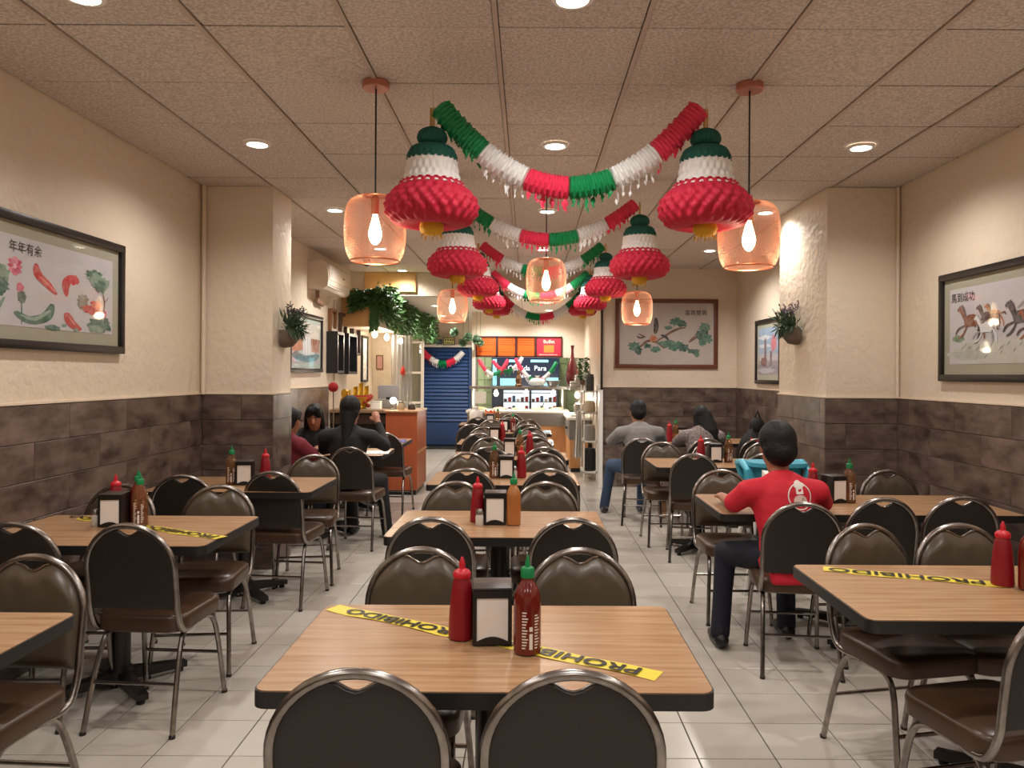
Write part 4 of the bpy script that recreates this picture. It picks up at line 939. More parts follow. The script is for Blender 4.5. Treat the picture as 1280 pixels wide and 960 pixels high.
t = thing('door_mat', 'dark mat lying before the blue shutter', 'mat', (-1.62, 15.35, 0)); MB().rbox(-.40, .40, -.22, .22, 0, .014, .004, 1).ob('mat_body', mat('dark_mat', (46, 44, 42), .9), t, False); MB().tube([(p[0], p[1], .012) for p in rrect(-.40, .40, -.22, .22, .02)], .008, 5, closed=True).ob('rubber_edge', M_black, t)
t = thing('door_sign', 'small framed yellow sign with dark lettering above the blue shutter', 'sign', (-1.62, 15.56, 2.17))
for a in ((-.12, .12, .065, .08), (-.12, .12, -.08, -.065)): MB().box(a[0], a[1], -.02, .02, a[2], a[3]).ob('frame_rail', M_black, t, False)
for a in ((-.12, -.105), (.105, .12)): MB().box(a[0], a[1], -.02, .02, -.08, .08).ob('frame_stile', M_black, t, False)
MB().box(-.11, .11, -.01, .015, -.07, .07).ob('face', flat((196, 190, 120)), t, False)
mb = MB()
for k, x in enumerate((-.07, -.02, .03, .075)): mb.box(x - .008, x + .008, -.013, -.010, .0, .05); mb.box(x - .018, x + .018, -.013, -.010, .022, .032)
mb.box(-.09, .09, -.013, -.010, -.045, -.03); mb.ob('lettering', flat((40, 38, 30)), t, False)
for x, lb in ((-1.83, 'left'), (-1.36, 'right')):
    t = thing('blue_plaque', 'small blue plaque %s of the sign above the shutter' % lb, 'sign', (x, 15.56, 2.155)); MB().rbox(-.065, .065, -.012, .012, -.05, .05, .004, 1).ob('plate', flat((58, 74, 92)), t, False); MB().box(-.045, .045, -.014, -.012, -.006, .006).ob('line_mark', flat((140, 150, 160)), t, False)

# ------------------------------------------------------------------ food counter
M_kwood = mat('kitchen_wood', (214, 160, 108), .4, noise=(3, (196, 140, 90), (10, 10, 1)))
t = thing('food_counter', 'long stainless steel serving counter with wood base', 'counter', (-.18, 13.35, 0))
MB().box(-.84, .86, -.30, .30, .08, .62).ob('wood_base', M_kwood, t, False); MB().box(-.82, .84, -.26, .28, 0, .08).ob('plinth', M_black, t, False)
MB().box(-.86, .87, -.33, .31, .62, .84).ob('steel_front', M_steel, t, False)
MB().rbox(-.88, .89, -.36, .34, .84, .88, .006, 2).ob('worktop', mat('white_top', (236, 232, 226), .25), t)
for k in range(5):
    x = -.66 + k*.34; p = MB(); p.box(x - .14, x + .14, -.18, .20, .88, .895); p.ob('food_pan', M_steel, t, False)
    MB().ball((x, .0, .895), (.12, .15, .03), 12, 6).ob('food', mat('food_%d' % k, ((196, 120, 60), (150, 70, 40), (206, 170, 90), (110, 120, 50), (180, 90, 50))[k], .6, noise=(40, (230, 190, 130))), t)
MB().tube([(.40, -.05, .90), (.44, -.12, .96), (.46, -.16, 1.0)], .008, 6).ob('ladle', M_black, t)
t = thing('counter_wing', 'wood and grey end wing of the serving counter', 'counter', (.80, 12.1, 0))
MB().box(-.15, .13, -.40, .86, .06, .50).ob('wood_base', M_kwood, t, False); MB().box(-.13, .11, -.38, .84, 0, .06).ob('plinth', M_black, t, False)
MB().box(-.16, .14, -.41, .86, .50, .80).ob('grey_panel', mat('grey_panel', (120, 118, 114), .4), t, False); MB().rbox(-.19, .16, -.44, .88, .80, .84, .006, 2).ob('worktop', M_white, t)
for k in range(2): MB().tube([(-.17, -.2 + .25*k, .66), (-.20, -.2 + .25*k, .66), (-.20, -.1 + .25*k, .66), (-.17, -.1 + .25*k, .66)], .008, 6).ob('handle', M_black, t)
for k in range(3): MB().rbox(-.12, .10, -.2 + .3*k, .02 + .3*k, .84, .87, .006, 1).ob('tray', M_white, t)
t = thing('overshelf', 'steel shelf on posts above the serving counter', 'shelf', (-.18, 13.2, 0))
MB().box(-.82, 1.10, -.22, .22, 1.25, 1.29).ob('shelf_plate', M_steel, t, False); MB().box(.86, 1.12, -1.0, -.22, 1.25, 1.29).ob('side_plate', M_steel, t, False)
for x, y in ((-.78, -.1), (.78, -.1), (-.78, .18), (1.06, -.9)): MB().tube([(x, y, .84 if x < 1 else 0.0), (x, y, 1.25)], .018, 10).ob('post', M_steel, t)
MB().box(-.74, -.54, -.21, -.20, 1.0, 1.20).ob('notice', flat((240, 238, 234)), t, False)
for x, y, lb in ((-.55, 13.15, 'left heat lamp under the steel overshelf'), (-.03, 13.15, 'middle heat lamp under the steel overshelf'), (.44, 13.15, 'right heat lamp under the steel overshelf'), (.80, 12.35, 'heat lamp at the wing end of the steel overshelf')):
    bulb(x, y, 1.25, lb, 12, 'heat lamps under the overshelf', (1, .92, .78))
# recessed kitchen spots; the fridge, shutter and passage ones are added for brightness
for x, y, lb, wt in ((-.62, 12.95, 'left recessed spot before the menu boards', 75), (.35, 12.95, 'right recessed spot before the menu boards', 75), (-.55, 14.75, 'left added spot above the display fridge, brightening the kitchen', 70), (.40, 14.75, 'right added spot above the display fridge, brightening the kitchen', 70), (-1.62, 14.3, 'added spot brightening the blue shutter', 60), (-1.5, 12.2, 'added spot brightening the passage to the blue shutter', 40)):
    downlight(x, y, lb, 2.6, wt)
# menu boards
def board(x0, x1, label, face, kind):
    xc = (x0 + x1) / 2; W = x1 - x0; t = thing('menu_board', label, 'menu board', (xc, 13.50, 1.99), 0, 'menu boards'); H = .37; fm = mat('board_frame', (64, 28, 22), .5)
    for a in ((-W/2, W/2, H/2 - .025, H/2), (-W/2, W/2, -H/2, -H/2 + .025)): MB().box(a[0], a[1], -.03, 0, a[2], a[3]).ob('frame_rail', fm, t, False)
    for a in ((-W/2, -W/2 + .02), (W/2 - .02, W/2)): MB().box(a[0], a[1], -.03, 0, -H/2, H/2).ob('frame_stile', fm, t, False)
    f = MB().box(-W/2 + .01, W/2 - .01, -.012, -.004, -H/2 + .01, H/2 - .01).ob('panel', mat('board_%d_%d_%d' % face, face, .45), t, False)
    if kind == 'menu':
        mb = MB(); r2 = random.Random(int(x0 * 100))
        for k in range(6):
            x = -W*.36; z = H*.30 - k*.042
            if k > 2 and k < 5: continue
            while x < W*.36: ww = r2.uniform(.015, .04); mb.box(x, x + ww, -.0135, -.012, z, z + .012); x += ww + .012
        mb.ob('lettering', flat((120, 52, 20)), f, False)
    else:
        txt_ob('lettering', 'Buffet', .085, flat((245, 226, 196)), f, Matrix.Translation((0, -.014, .09)) @ UPR)
        MB().box(-.09, .09, -.0135, -.012, -.10, .03).ob('orange_square', flat((226, 120, 44)), f, False)
        mb = MB(); x = -W*.38
        for k in range(9): mb.box(x, x + .028, -.0135, -.012, -.145, -.132); x += .037
        mb.ob('small_print', flat((240, 210, 190)), f, False)
board(-.93, -.555, 'leftmost orange menu board, half behind a green ball', (216, 94, 22), 'menu'); board(-.553, -.213, 'second orange menu board above the kitchen', (216, 94, 22), 'menu'); board(-.211, .135, 'third orange menu board above the kitchen', (216, 94, 22), 'menu'); board(.137, .60, 'red menu board reading Buffet', (196, 40, 62), 'buffet')
# lit drinks cabinet at the back
t = thing('display_fridge', 'tall lit display fridge with lettered header at the kitchen back', 'fridge', (.0, 15.35, 0))
MB().box(-.72, .62, -.05, .42, 0, 1.87).ob('cabinet', mat('navy_cabinet', (28, 42, 74), .4), t, False)
hd = MB().box(-.72, .62, -.30, -.05, 1.24, 1.87).ob('header', mat('header_navy', (24, 40, 66), .3), t, False)
LED = mat('led_letters', (236, 246, 255), .5, emit=((220, 240, 255), 1.3))
txt_ob('lettering', 'Comida  Para', .14, LED, hd, Matrix.Translation((-.02, -.304, 1.62)) @ UPR); txt_ob('lettering', 'Llevar', .115, LED, hd, Matrix.Translation((-.08, -.304, 1.47)) @ UPR)
AQ = mat('aqua_light', (140, 214, 230), .5, emit=((130, 214, 236), .8))
for a in ((-.70, -.62, 1.28, 1.80), (-.55, -.20, 1.28, 1.42), (.30, .60, 1.28, 1.44), (-.40, -.12, 1.74, 1.79), (.05, .40, 1.74, 1.79)): MB().box(a[0], a[1], -.306, -.30, a[2], a[3]).ob('light_strip', AQ, hd, False)
FW = mat('fridge_white', (226, 236, 242), .5, emit=((214, 232, 244), .9))
for x0, x1 in ((-.50, .04), (.06, .58)):
    d = MB().box(x0, x1, -.055, -.045, .25, 1.18).ob('door', FW, t, False)
    for z in (.30, .52, .74, .94, 1.12): MB().box(x0, x1, -.12, -.05, z, z + .012).ob('shelf', M_iron, d, False)
    for z in (.75, .95):
        for k in range(6): x = x0 + .05 + k*.085; MB().box(x - .03, x + .03, -.11, -.06, z + .002, z + .06 + .03*((k*7) % 3)).ob('carton', flat(((150, 60, 60), (70, 96, 130), (190, 186, 180), (90, 70, 60))[(k + int(z*20)) % 4]), d, False)
    for x in (x0, x1): MB().box(x - .012, x + .012, -.13, -.04, .2, 1.2).ob('jamb', M_black, t, False)
for x0, x1, z0, z1, col, lb, nm in ((-1.05, -.74, .6, 1.9, (176, 196, 150), 'pale green tiled panel left of the display fridge', 'green_panel'), (.64, .98, .6, 2.0, (120, 140, 96), 'olive green panel right of the display fridge', 'green_panel')):
    t = thing(nm, lb, 'panel', ((x0+x1)/2, 15.76, z0)); wd = x1 - x0
    for i in range(2):
        for j in range(5): MB().rbox(-wd/2 + i*wd/2 + .004, -wd/2 + (i+1)*wd/2 - .004, -.02, .03, j*(z1-z0)/5 + .004, (j+1)*(z1-z0)/5 - .004, .004, 1).ob('tile', mat('tile_%d' % col[0], col, .35), t, False)
t = thing('blue_poster', 'light blue and orange poster at the left kitchen post', 'poster', (-1.0, 15.794, 1.2)); MB().box(-.06, .06, -.005, .005, .1, .6).ob('blue_sheet', flat((140, 186, 214)), t, False); MB().box(-.05, .03, -.008, -.005, .02, .24).ob('orange_sheet', flat((232, 124, 60)), t, False)
# things on the overshelf
SZ = 1.29
t = thing('tall_vase', 'tall maroon bottle-shaped vase on the overshelf', 'vase', (.765, 13.1, SZ)); MB().lathe([(p.x, p.z) for p in smooth_path([(.06, 0, 0), (.10, 0, .08), (.115, 0, .20), (.085, 0, .36), (.035, 0, .50), (.022, 0, .62), (.030, 0, .70)], 4)], 22).ob('vase_body', mat('maroon_glaze', (92, 24, 30), .18, coat=.5), t); MB().lathe([(.030, .70), (.034, .71), (.026, .715)], 18).ob('lip', mat('maroon_glaze'), t)
t = thing('potted_plant', 'leafy green plant behind the vase on the overshelf', 'plant', (.90, 12.35, SZ)); MB().lathe([(.05, 0), (.07, .12), (.075, .13)], 14).ob('pot', flat((90, 70, 56)), t); fo = MB()
for k in range(240): a = rnd.uniform(0, 2*PI); z = rnd.uniform(.14, .48); r_ = rnd.uniform(0, .06); fo.leaf((r_*math.cos(a), r_*math.sin(a), z), (math.cos(a), math.sin(a), rnd.uniform(-.5, .6)), .07, .03)
fo.ob('leaves', M_leaf, t, False)
t = thing('steel_bowl', 'shiny steel mixing bowl on the overshelf', 'bowl', (.43, 13.1, SZ)); MB().lathe([(.06, 0), (.09, .03), (.125, .10), (.135, .105), (.118, .10), (.08, .035), (.0, .02)], 22, cap=False).ob('bowl_body', M_steel, t); MB().lathe([(.05, 0), (.05, .006)], 18).ob('foot_ring', M_steel, t)
t = thing('brown_statuette', 'small brown standing figurine on the overshelf', 'figurine', (-.16, 13.1, SZ)); MB().lathe([(.06, 0), (.062, .03), (.045, .05), (.06, .10), (.045, .17), (.025, .20), (.036, .23), (.03, .26), (.008, .30)], 14).ob('figure', mat('bronze', (110, 78, 50), .4, .4), t); MB().ball((.0, -.04, .13), (.045, .02, .03)).ob('folded_arms', mat('bronze'), t)
t = thing('plastic_bag', 'bulging white plastic bag on the overshelf', 'bag', (.16, 13.12, SZ)); MB().ball((0, 0, .075), (.15, .09, .075), 16, 10, lambda a, p: 1 + .08*math.sin(5*a + 3*p)).ob('bag_body', glassy('bag_film', (240, 242, 244), .05, (226, 230, 230), .8), t); MB().lathe([(.02, .14), (.03, .17), (.045, .19)], 10).ob('knot', M_white, t)
for k, (x, z, lb) in enumerate(((.77, 0, 'left foam box in the white stack beside the vase'), (.93, 0, 'right foam box in the white stack beside the vase'), (.85, .105, 'top foam box of the white stack beside the vase'))):
    t = thing('foam_box', lb, 'box', (x, 12.55, SZ + z), 0, 'foam boxes by the vase'); MB().rbox(-.075, .075, -.09, .09, 0, .06, .015, 2).ob('tray', M_white, t); MB().rbox(-.077, .077, -.092, .092, .062, .10, .02, 2).ob('lid', M_white, t)
t = thing('red_lantern', 'small red lantern ornament above the foam boxes', 'ornament', (.84, 12.56, SZ + .205)); MB().lathe([(.02, 0), (.036, .03), (.036, .07), (.02, .10)], 14).ob('lantern_body', mat('red_paint'), t); MB().lathe([(.012, .10), (.012, .12)], 10).ob('cap', GOLD, t)
t = thing('steel_pot', 'tall steel pot at the wing end', 'pot', (.83, 12.25, .87)); MB().lathe([(.08, 0), (.085, .01), (.085, .15), (.09, .155)], 18).ob('pot_body', M_steel, t); MB().lathe([(.088, .155), (.05, .175), (.012, .18), (.014, .20)], 18).ob('lid', M_steel, t)
# steel rack at the right
t = thing('shelf_rack', 'narrow white storage rack beside the back wall end', 'rack', (.88, 10.95, 0))
for z in (.12, .55, .95, 1.25): MB().box(-.10, .10, -.30, .30, z, z + .02).ob('shelf_plate', M_white, t, False)
for x in (-.09, .09):
    for y in (-.29, .29): MB().box(x - .01, x + .01, y - .01, y + .01, 0, 1.35).ob('upright', M_white, t, False)
for x, z, lb, nm, col, h, rr in ((.88, .97, 'cream food tub on the storage rack', 'food_tub', (200, 186, 160), .14, .08), (.88, 1.27, 'dark blender jug on top of the storage rack', 'blender_jug', (60, 62, 60), .22, .06), (.88, .14, 'black bin on the lowest rack shelf', 'storage_bin', (28, 26, 26), .30, .09), (.88, .57, 'grey scale with dial on the rack', 'kitchen_scale', (150, 148, 144), .2, .08)):
    t = thing(nm, lb, 'container', (x, 10.80, z)); MB().lathe([(rr*.9, 0), (rr, .01), (rr, h*.85), (rr*.9, h)], 18).ob('body', mat('tub_%d' % col[0], col, .4), t); MB().lathe([(rr*.92, h), (rr*.92, h + .015), (rr*.2, h + .025)], 18).ob('lid', mat('lid_%d' % col[0], tuple(min(255, c + 20) for c in col), .4), t)
t = thing('hanging_cloth', 'white cloth hanging from the rack side', 'cloth', (.74, 10.95, .30)); n = 16; vs = []
for i in range(n + 1): x = -.07 + .12*i/n; y = .035*math.sin(i*1.2); vs += [(x*1.15, y*1.2, 0 + .03*math.sin(i*.8)), (x*.9, y, .35), (x*.55, y*.5, .68)]
MB().add(vs, [(3*i + j, 3*i + 3 + j, 3*i + 4 + j, 3*i + 1 + j) for i in range(n) for j in range(2)]).ob('drape', mat('white_cloth', (230, 226, 220), .8), t, True, 80); MB().tube([(.0, 0, .68), (.03, 0, .70), (.05, 0, .66)], .005, 6).ob('hook', M_steel, t)
# on the tables of the kitchen end
for x, y, lb, col in ((.16, 8.42, 'dark blue menu card at the right end of the fifth centre table', (60, 84, 130)), (.18, 9.9, 'light blue menu card at the right end of the sixth centre table', (120, 170, 210)), (-1.46, 8.42, 'blue menu card on the table before the cashier counter', (40, 58, 150)), (-1.42, 7.20, 'white paper menu on the family table', (230, 224, 214))):
    t = thing('menu_card', lb, 'menu', (x, y, TH), .1, 'menu cards'); MB().rbox(-.11, .11, -.15, .15, 0, .006, .002, 1).ob('card', flat(col, .35), t, False); MB().box(-.07, .07, .02, .08, .006, .0068).ob('print', flat(tuple(min(255, c + 50) for c in col)), t, False)
t = thing('white_bag', 'crumpled white bag on the last centre table', 'bag', (-.78, 11.45, TH)); MB().ball((0, 0, .11), (.10, .09, .11), 14, 9, lambda a, p: 1 + .1*math.sin(4*a + 2*p)).ob('bag_body', mat('white_cloth'), t); MB().lathe([(.02, .20), (.035, .25), (.02, .26)], 10).ob('bag_neck', mat('white_cloth'), t)
t = thing('orange_flowers', 'bunch of orange flowers on the last centre table', 'flowers', (-.58, 11.6, TH)); MB().lathe([(.03, 0), (.04, .08), (.03, .10)], 12).ob('vase', M_white, t); fo = MB()
for k in range(50): fo.leaf((rnd.uniform(-.07, .07), rnd.uniform(-.05, .05), .12 + rnd.uniform(0, .06)), (rnd.uniform(-1, 1), rnd.uniform(-1, 1), 1), .04, .03)
fo.ob('petals', mat('orange_petal', (230, 120, 50), .6), t, False)
t = thing('red_pompom', 'red pompom flower on a thin stem at the family table', 'flower', (-1.90, 7.42, TH)); MB().tube([(0, 0, 0), (.003, 0, .3), (0, 0, .57)], .006, 6).ob('stem', mat('stem_grey', (110, 96, 80), .7), t); MB().ball((0, 0, .615), .048, 20, 14, lambda a, p: 1 + .06*math.sin(9*a)*math.cos(8*p)).ob('bloom', mat('crimson', (150, 18, 28), .8), t); MB().lathe([(.045, 0), (.045, .01), (.01, .02)], 14).ob('base', M_black, t)
# ------------------------------------------------------------------ people
def remesh(prims, voxel, name, m, parent, sm=5, cut=None):
    """one closed surface grown around tapered limbs: prims = (p0, p1, r0, r1[, flatten xyz])"""
    mb = MB()
    for pr in prims:
        p0, p1, r0, r1 = Vector(pr[0]), Vector(pr[1]), pr[2], pr[3]; sc = pr[4] if len(pr) > 4 else (1, 1, 1)
        L = (p1 - p0).length; n = max(1, int(L / (min(r0, r1) * .33)) ) if L > 1e-5 else 0
        for i in range(n + 1):
            q = i / n if n else 0; c = p0.lerp(p1, q); r = r0 + (r1 - r0) * q; mb.ball(c, (r*sc[0], r*sc[1], r*sc[2]), 12, 8)
    me = mb.mesh('tmp', m, False); o = bpy.data.objects.new('tmp', me); C.objects.link(o)
    md = o.modifiers.new('r', 'REMESH'); md.mode = 'VOXEL'; md.voxel_size = voxel; md.use_smooth_shade = True
    s = o.modifiers.new('s', 'SMOOTH'); s.iterations = sm; s.factor = .5
    dg = bpy.context.evaluated_depsgraph_get(); out = bpy.data.meshes.new_from_object(o.evaluated_get(dg)); bpy.data.objects.remove(o); bpy.data.meshes.remove(me)
    out.materials.clear(); out.materials.append(m); out.shade_smooth(); out.name = name
    return link(name, out, parent)
M_skin = mat('skin', (172, 118, 90), .5, noise=(12, (160, 106, 80)))
M_hair = mat('black_hair', (12, 10, 10), .58, bump=(60, .5, .01), spec=.3)
def V(*a): return Vector(a)
def person(label, loc, rz, shirt, trousers, shoe, lean=.28, tall=1.0, sh=.185, head_fwd=.05, head_turn=0.0, head_down=.2, elbows=None, hands=None, knees=None, ankles=None, long_sleeve=True, hair='short', hem=None, group='diners', skin=M_skin, voxel=.011, hs=1.0, tor=.84):
    """seated figure facing +y; loc is the floor point under the hips"""
    t = thing('person', label, 'person', loc, rz, group)
    k = tall; S = .47
    hip = V(0, 0, S + .095*k)
    def up(h, f=0.0): return hip + V(0, math.sin(lean)*h*k*tor + f, math.cos(lean)*h*k*tor)
    waist, chest, neck = up(.20), up(.36, .01), up(.50, .015)
    hb = neck + V(0, math.sin(lean + .2)*.06 + head_fwd*.4, .055*k*hs)           # base of skull
    hc = hb + V(0, head_fwd*.6, .08*k*hs)                                       # head centre
    shl = [up(.415, .0) + V(s*sh, 0, 0) for s in (-1, 1)]
    el = [V(*e) for e in (elbows or [(-sh - .07, .14, S + .30), (sh + .07, .14, S + .30)])]
    ha = [V(*h) for h in (hands or [(-.12, .40, TH + .04), (.12, .40, TH + .04)])]
    kn = [V(*q) for q in (knees or [(-.11, .42, S + .07), (.11, .42, S + .07)])]
    an = [V(*q) for q in (ankles or [(-.11, .40, .09), (.11, .40, .09)])]
    R = Matrix.Rotation(head_turn, 3, 'Z') @ Matrix.Rotation(-head_down, 3, 'X')
    def H(x, y, z): return hc + R @ V(x*k*hs, y*k*hs, z*k*hs)
    f = .86
    body = [(hip, waist, .125*f, .115*f, (1.15, .85, 1)), (waist, chest, .115*f, .13*f, (1.2, .8, 1)), (chest, up(.44), .13*f, .10*f, (1.25, .75, 1)), (neck, hb, .052, .055), (hb, H(0, 0, 0), .06, .075),
            (H(0, -.012, .035), H(0, -.012, .035), .088*k*hs, .088*k*hs, (.88, 1.04, 1.02)), (H(0, .02, -.02), H(0, .035, -.075), .066*k*hs, .040*k*hs), (H(0, .088, -.012), H(0, .100, -.032), .011, .014), (H(-.078, -.005, -.005), H(-.078, -.012, .02), .016, .018, (.5, 1, 1)), (H(.078, -.005, -.005), H(.078, -.012, .02), .016, .018, (.5, 1, 1)),
            (H(0, .068, -.052), H(0, .068, -.052), .022, .022, (1.2, .6, .5))]
    for i, s in enumerate((-1, 1)):
        w = ha[i]; d = (w - el[i]).normalized(); side = V(-s, .0, 0); side = (side - d*side.dot(d)).normalized(); nrm = d.cross(side)
        body += [(up(.44), shl[i], .07*f, .062*f), (shl[i], el[i], .054*f, .043*f), (el[i], w, .042*f, .028), (w, w + d*.06, .026, .030, (1, 1, .75))]
        pb = w + d * .065
        for q, (o_, l_) in enumerate(((-.027, .055), (-.009, .066), (.009, .070), (.027, .060))):
            p0 = pb + side*o_; p1 = p0 + d*l_*.6 - V(0, 0, .004); p2 = p1 + d*l_*.4 - V(0, 0, .014); body += [(p0 - d*.02, p1, .0095, .0088), (p1, p2, .0088, .0075)]
        th0 = w + d*.02 + side*.025; th1 = th0 + side*.03 + d*.03; body += [(th0, th1, .012, .010), (th1, th1 + d*.03, .010, .008)]
        hj = hip + V(s*.085*k, .02, -.01); body += [(hj, kn[i], .075*f, .055*f), (kn[i], an[i], .052*f, .036*f), (an[i], an[i] + V(0, .02, -.03), .036, .034), (an[i] + V(0, .0, -.045), an[i] + V(0, .13, -.062), .030, .024)]
    remesh(body, voxel*.9, 'body', skin, t, 3)
    top = [(hip + V(0, -.01, -.03), waist, .150, .128, (1.12, .82, 1)), (waist, chest, .128, .140, (1.25, .82, 1)), (chest, up(.44), .14, .105, (1.3, .75, 1)), (up(.45), up(.50), .075, .060)]
    for i in range(2):
        top += [(up(.44), shl[i], .080, .070), (shl[i], shl[i].lerp(el[i], .6), .066, .060)]
        if long_sleeve: top += [(shl[i].lerp(el[i], .6), el[i], .058, .052), (el[i], el[i].lerp(ha[i], .86), .052, .037)]
        else: top += [(shl[i].lerp(el[i], .6), shl[i].lerp(el[i], .86), .060, .058)]
    if hem: top += hem
    sh_o = remesh(top, voxel, 'shirt', shirt, t, 6)
    pants = [(hip + V(0, 0, -.02), hip + V(0, .02, .03), .135, .13, (1.18, .95, .85))]
    for i, s in enumerate((-1, 1)):
        hj = hip + V(s*.085*k, .02, -.015); pants += [(hj, kn[i], .088, .068), (kn[i], kn[i].lerp(an[i], .5), .064, .056), (kn[i].lerp(an[i], .5), an[i] + V(0, 0, -.01), .056, .055)]
    remesh(pants, voxel, 'trousers', trousers, t, 5)
    for i in range(2):
        a = an[i]; remesh([(V(a.x, a.y - .03, .045), V(a.x, a.y + .06, .042), .042, .040, (1, 1, .95)), (V(a.x, a.y + .06, .04), V(a.x, a.y + .16, .032), .042, .030, (1.05, 1, .95)), (V(a.x, a.y, .08), V(a.x, a.y - .01, .10), .04, .042)], .009, 'shoe', shoe, t, 3)
    hp = [(H(0, -.022, .045), H(0, -.022, .045), .099*k*hs, .099*k*hs, (.92, 1.02, 1.0)), (H(0, -.05, -.01), H(0, -.065, -.03), .080*k*hs, .064*k*hs, (1.05, .8, 1)), (H(0, .03, .095), H(0, .055, .085), .052*k*hs, .04*k*hs, (1.3, 1, .7))]
    if hair == 'long':
        hp += [(H(-.065, -.01, .03), H(-.075, .0, -.10), .035, .032), (H(.065, -.01, .03), H(.075, .0, -.10), .035, .032), (H(0, -.07, .0), H(.02, -.10, -.20), .08, .085, (1.1, .6, 1)), (H(.02, -.10, -.20), H(.05, -.10, -.40), .085, .05, (1.1, .6, 1))]
    if hair == 'girl':
        hp += [(H(-.072, -.01, .04), H(-.085, -.01, -.12), .028, .030), (H(.072, -.01, .04), H(.085, -.01, -.12), .028, .030), (H(0, -.06, .0), H(0, -.08, -.16), .085, .09, (1.1, .5, 1)), (H(-.04, .05, .10), H(-.07, .06, .03), .035, .022), (H(.04, .05, .10), H(.07, .06, .03), .035, .022)]
    if hair == 'back': hp += [(H(0, -.06, .0), H(0, -.085, -.10), .080, .060, (1.05, .7, 1)), (H(0, -.09, -.10), H(0, -.125, -.34), .052, .030, (1.1, .7, 1))]
    remesh(hp, .009, 'hair', M_hair, t, 8)
    E = mat('eye_white', (180, 168, 158), .4); D = mat('eye_dark', (24, 18, 16), .3); LP = mat('lips', (150, 78, 70), .5)
    for s in (-1, 1):
        e = MB().ball(H(s*.031, .078, .008), (.013, .007, .005), 10, 7).ob('eye', E, t); MB().ball(H(s*.031, .085, .008), (.0065, .005, .0055), 8, 6).ob('iris', D, e); MB().tube([H(s*.014, .088, .028), H(s*.031, .090, .033), H(s*.048, .080, .027)], .004, 6).ob('eyebrow', M_hair, t)
    MB().tube([H(-.022, .086, -.052), H(0, .092, -.050), H(.022, .086, -.052)], [.003, .006, .003], 6).ob('lips', LP, t)
    return t, sh_o, H
DENIM = mat('blue_denim', (52, 72, 100), .8, bump=(200, .3, .003)); NAVY = mat('navy_cloth', (15, 17, 30), .85); BLK = mat('black_cloth', (18, 17, 18), .75, bump=(120, .2, .004))
SH_B = mat('black_shoe', (20, 19, 19), .4); SH_W = mat('grey_sneaker', (120, 116, 112), .6, noise=(18, (40, 38, 38), None, .06))
REDC = mat('red_shirt', (196, 24, 44), .75, bump=(9, .35, .03))
def seat(x, yb, d=.17): return (x, yb + d, 0)
# the person in red
T1, shirt1, H1 = person('person in red chef-emblem shirt and dark trousers seated at the right table', (1.375, 3.99, 0), .02, REDC, NAVY, SH_B, lean=.30, tall=.98, sh=.185, head_fwd=.03, head_down=.30, long_sleeve=False, hs=1.17, tor=.80, hair='short',
    elbows=[(-.255, .16, .80), (.255, .18, .80)], hands=[(-.24, .38, TH + .05), (.16, .42, TH + .05)], knees=[(-.25, .30, .50), (.13, .42, .52)], ankles=[(-.30, .22, .09), (.12, .36, .09)],
    hem=[(V(-.12, -.150, .53), V(.12, -.150, .53), .035, .035), (V(-.13, -.168, .47), V(.13, -.168, .47), .026, .026), (V(-.13, -.160, .50), V(.13, -.160, .50), .03, .03)])
bm_ = BVHTree.FromObject(shirt1, bpy.context.evaluated_depsgraph_get())
def on_back(x, z):
    h = bm_.ray_cast(Vector((x, -1.0, z)), Vector((0, 1, 0)))
    return (x, h[0].y - .003, z) if h[0] else None
def project(name, polys, m, parent):
    mb = MB()
    for pts in polys:
        P = [on_back(*p) for p in pts]
        if all(P): mb.add(P, [tuple(range(len(P)))])
    mb.ob(name, m, parent, True, 90)
cx, cz = .055, .868
ring = []
for i in range(36):
    a, b = 2*PI*i/36, 2*PI*(i+1)/36; ring.append([(cx + r_*math.cos(q), cz + r_*math.sin(q)) for r_, q in ((.062, a), (.062, b), (.068, b), (.068, a))])
WP = flat((226, 216, 210))
project('emblem_ring', ring, WP, shirt1)
def fan(c, pts): return [[c, pts[i], pts[(i+1) % len(pts)]] for i in range(len(pts))]
hat = fan((cx, cz + .055), [(cx + .030*math.cos(a)*(1 + .22*math.cos(3*a + .5)), cz + .058 + .020*math.sin(a)*(1 + .15*math.cos(4*a))) for a in [2*PI*k/20 for k in range(20)]]) + [[(cx - .020, cz + .012), (cx + .020, cz + .012), (cx + .020, cz + .05), (cx - .020, cz + .05)]]
project('emblem_hat', hat, WP, shirt1)
face = fan((cx, cz - .022), [(cx + .038*math.cos(a), cz - .022 + .030*math.sin(a)) for a in [2*PI*k/20 for k in range(20)]])
project('emblem_face', face, flat((214, 186, 176)), shirt1)
project('emblem_marks', [[(cx + x - .003, cz - .022), (cx + x + .003, cz - .022), (cx + x + .003, cz - .006), (cx + x - .003, cz - .006)] for x in (-.012, 0, .012)] if False else [[(cx + x - .002, z), (cx + x + .002, z), (cx + x + .002, z + .012), (cx + x - .002, z + .012)] for x, z in ((-.014, cz - .018), (.0, cz - .018), (.014, cz - .018))], flat((70, 50, 50)), shirt1)
mb = MB()
for xs in ([-.14 + .28*k/16 for k in range(17)],):
    P = [on_back(x, .565 + .02*math.sin(x*8)) for x in xs]; P = [p for p in P if p]; mb.tube(P, .0055, 6)
for s in (-1, 1):
    P = [on_back(.02 + s*.02*k/4, .565 - .07*k/4) for k in range(5)]; P = [p for p in P if p]; mb.tube(P, .005, 6)
mb.ob('apron_strings', NAVY, T1)
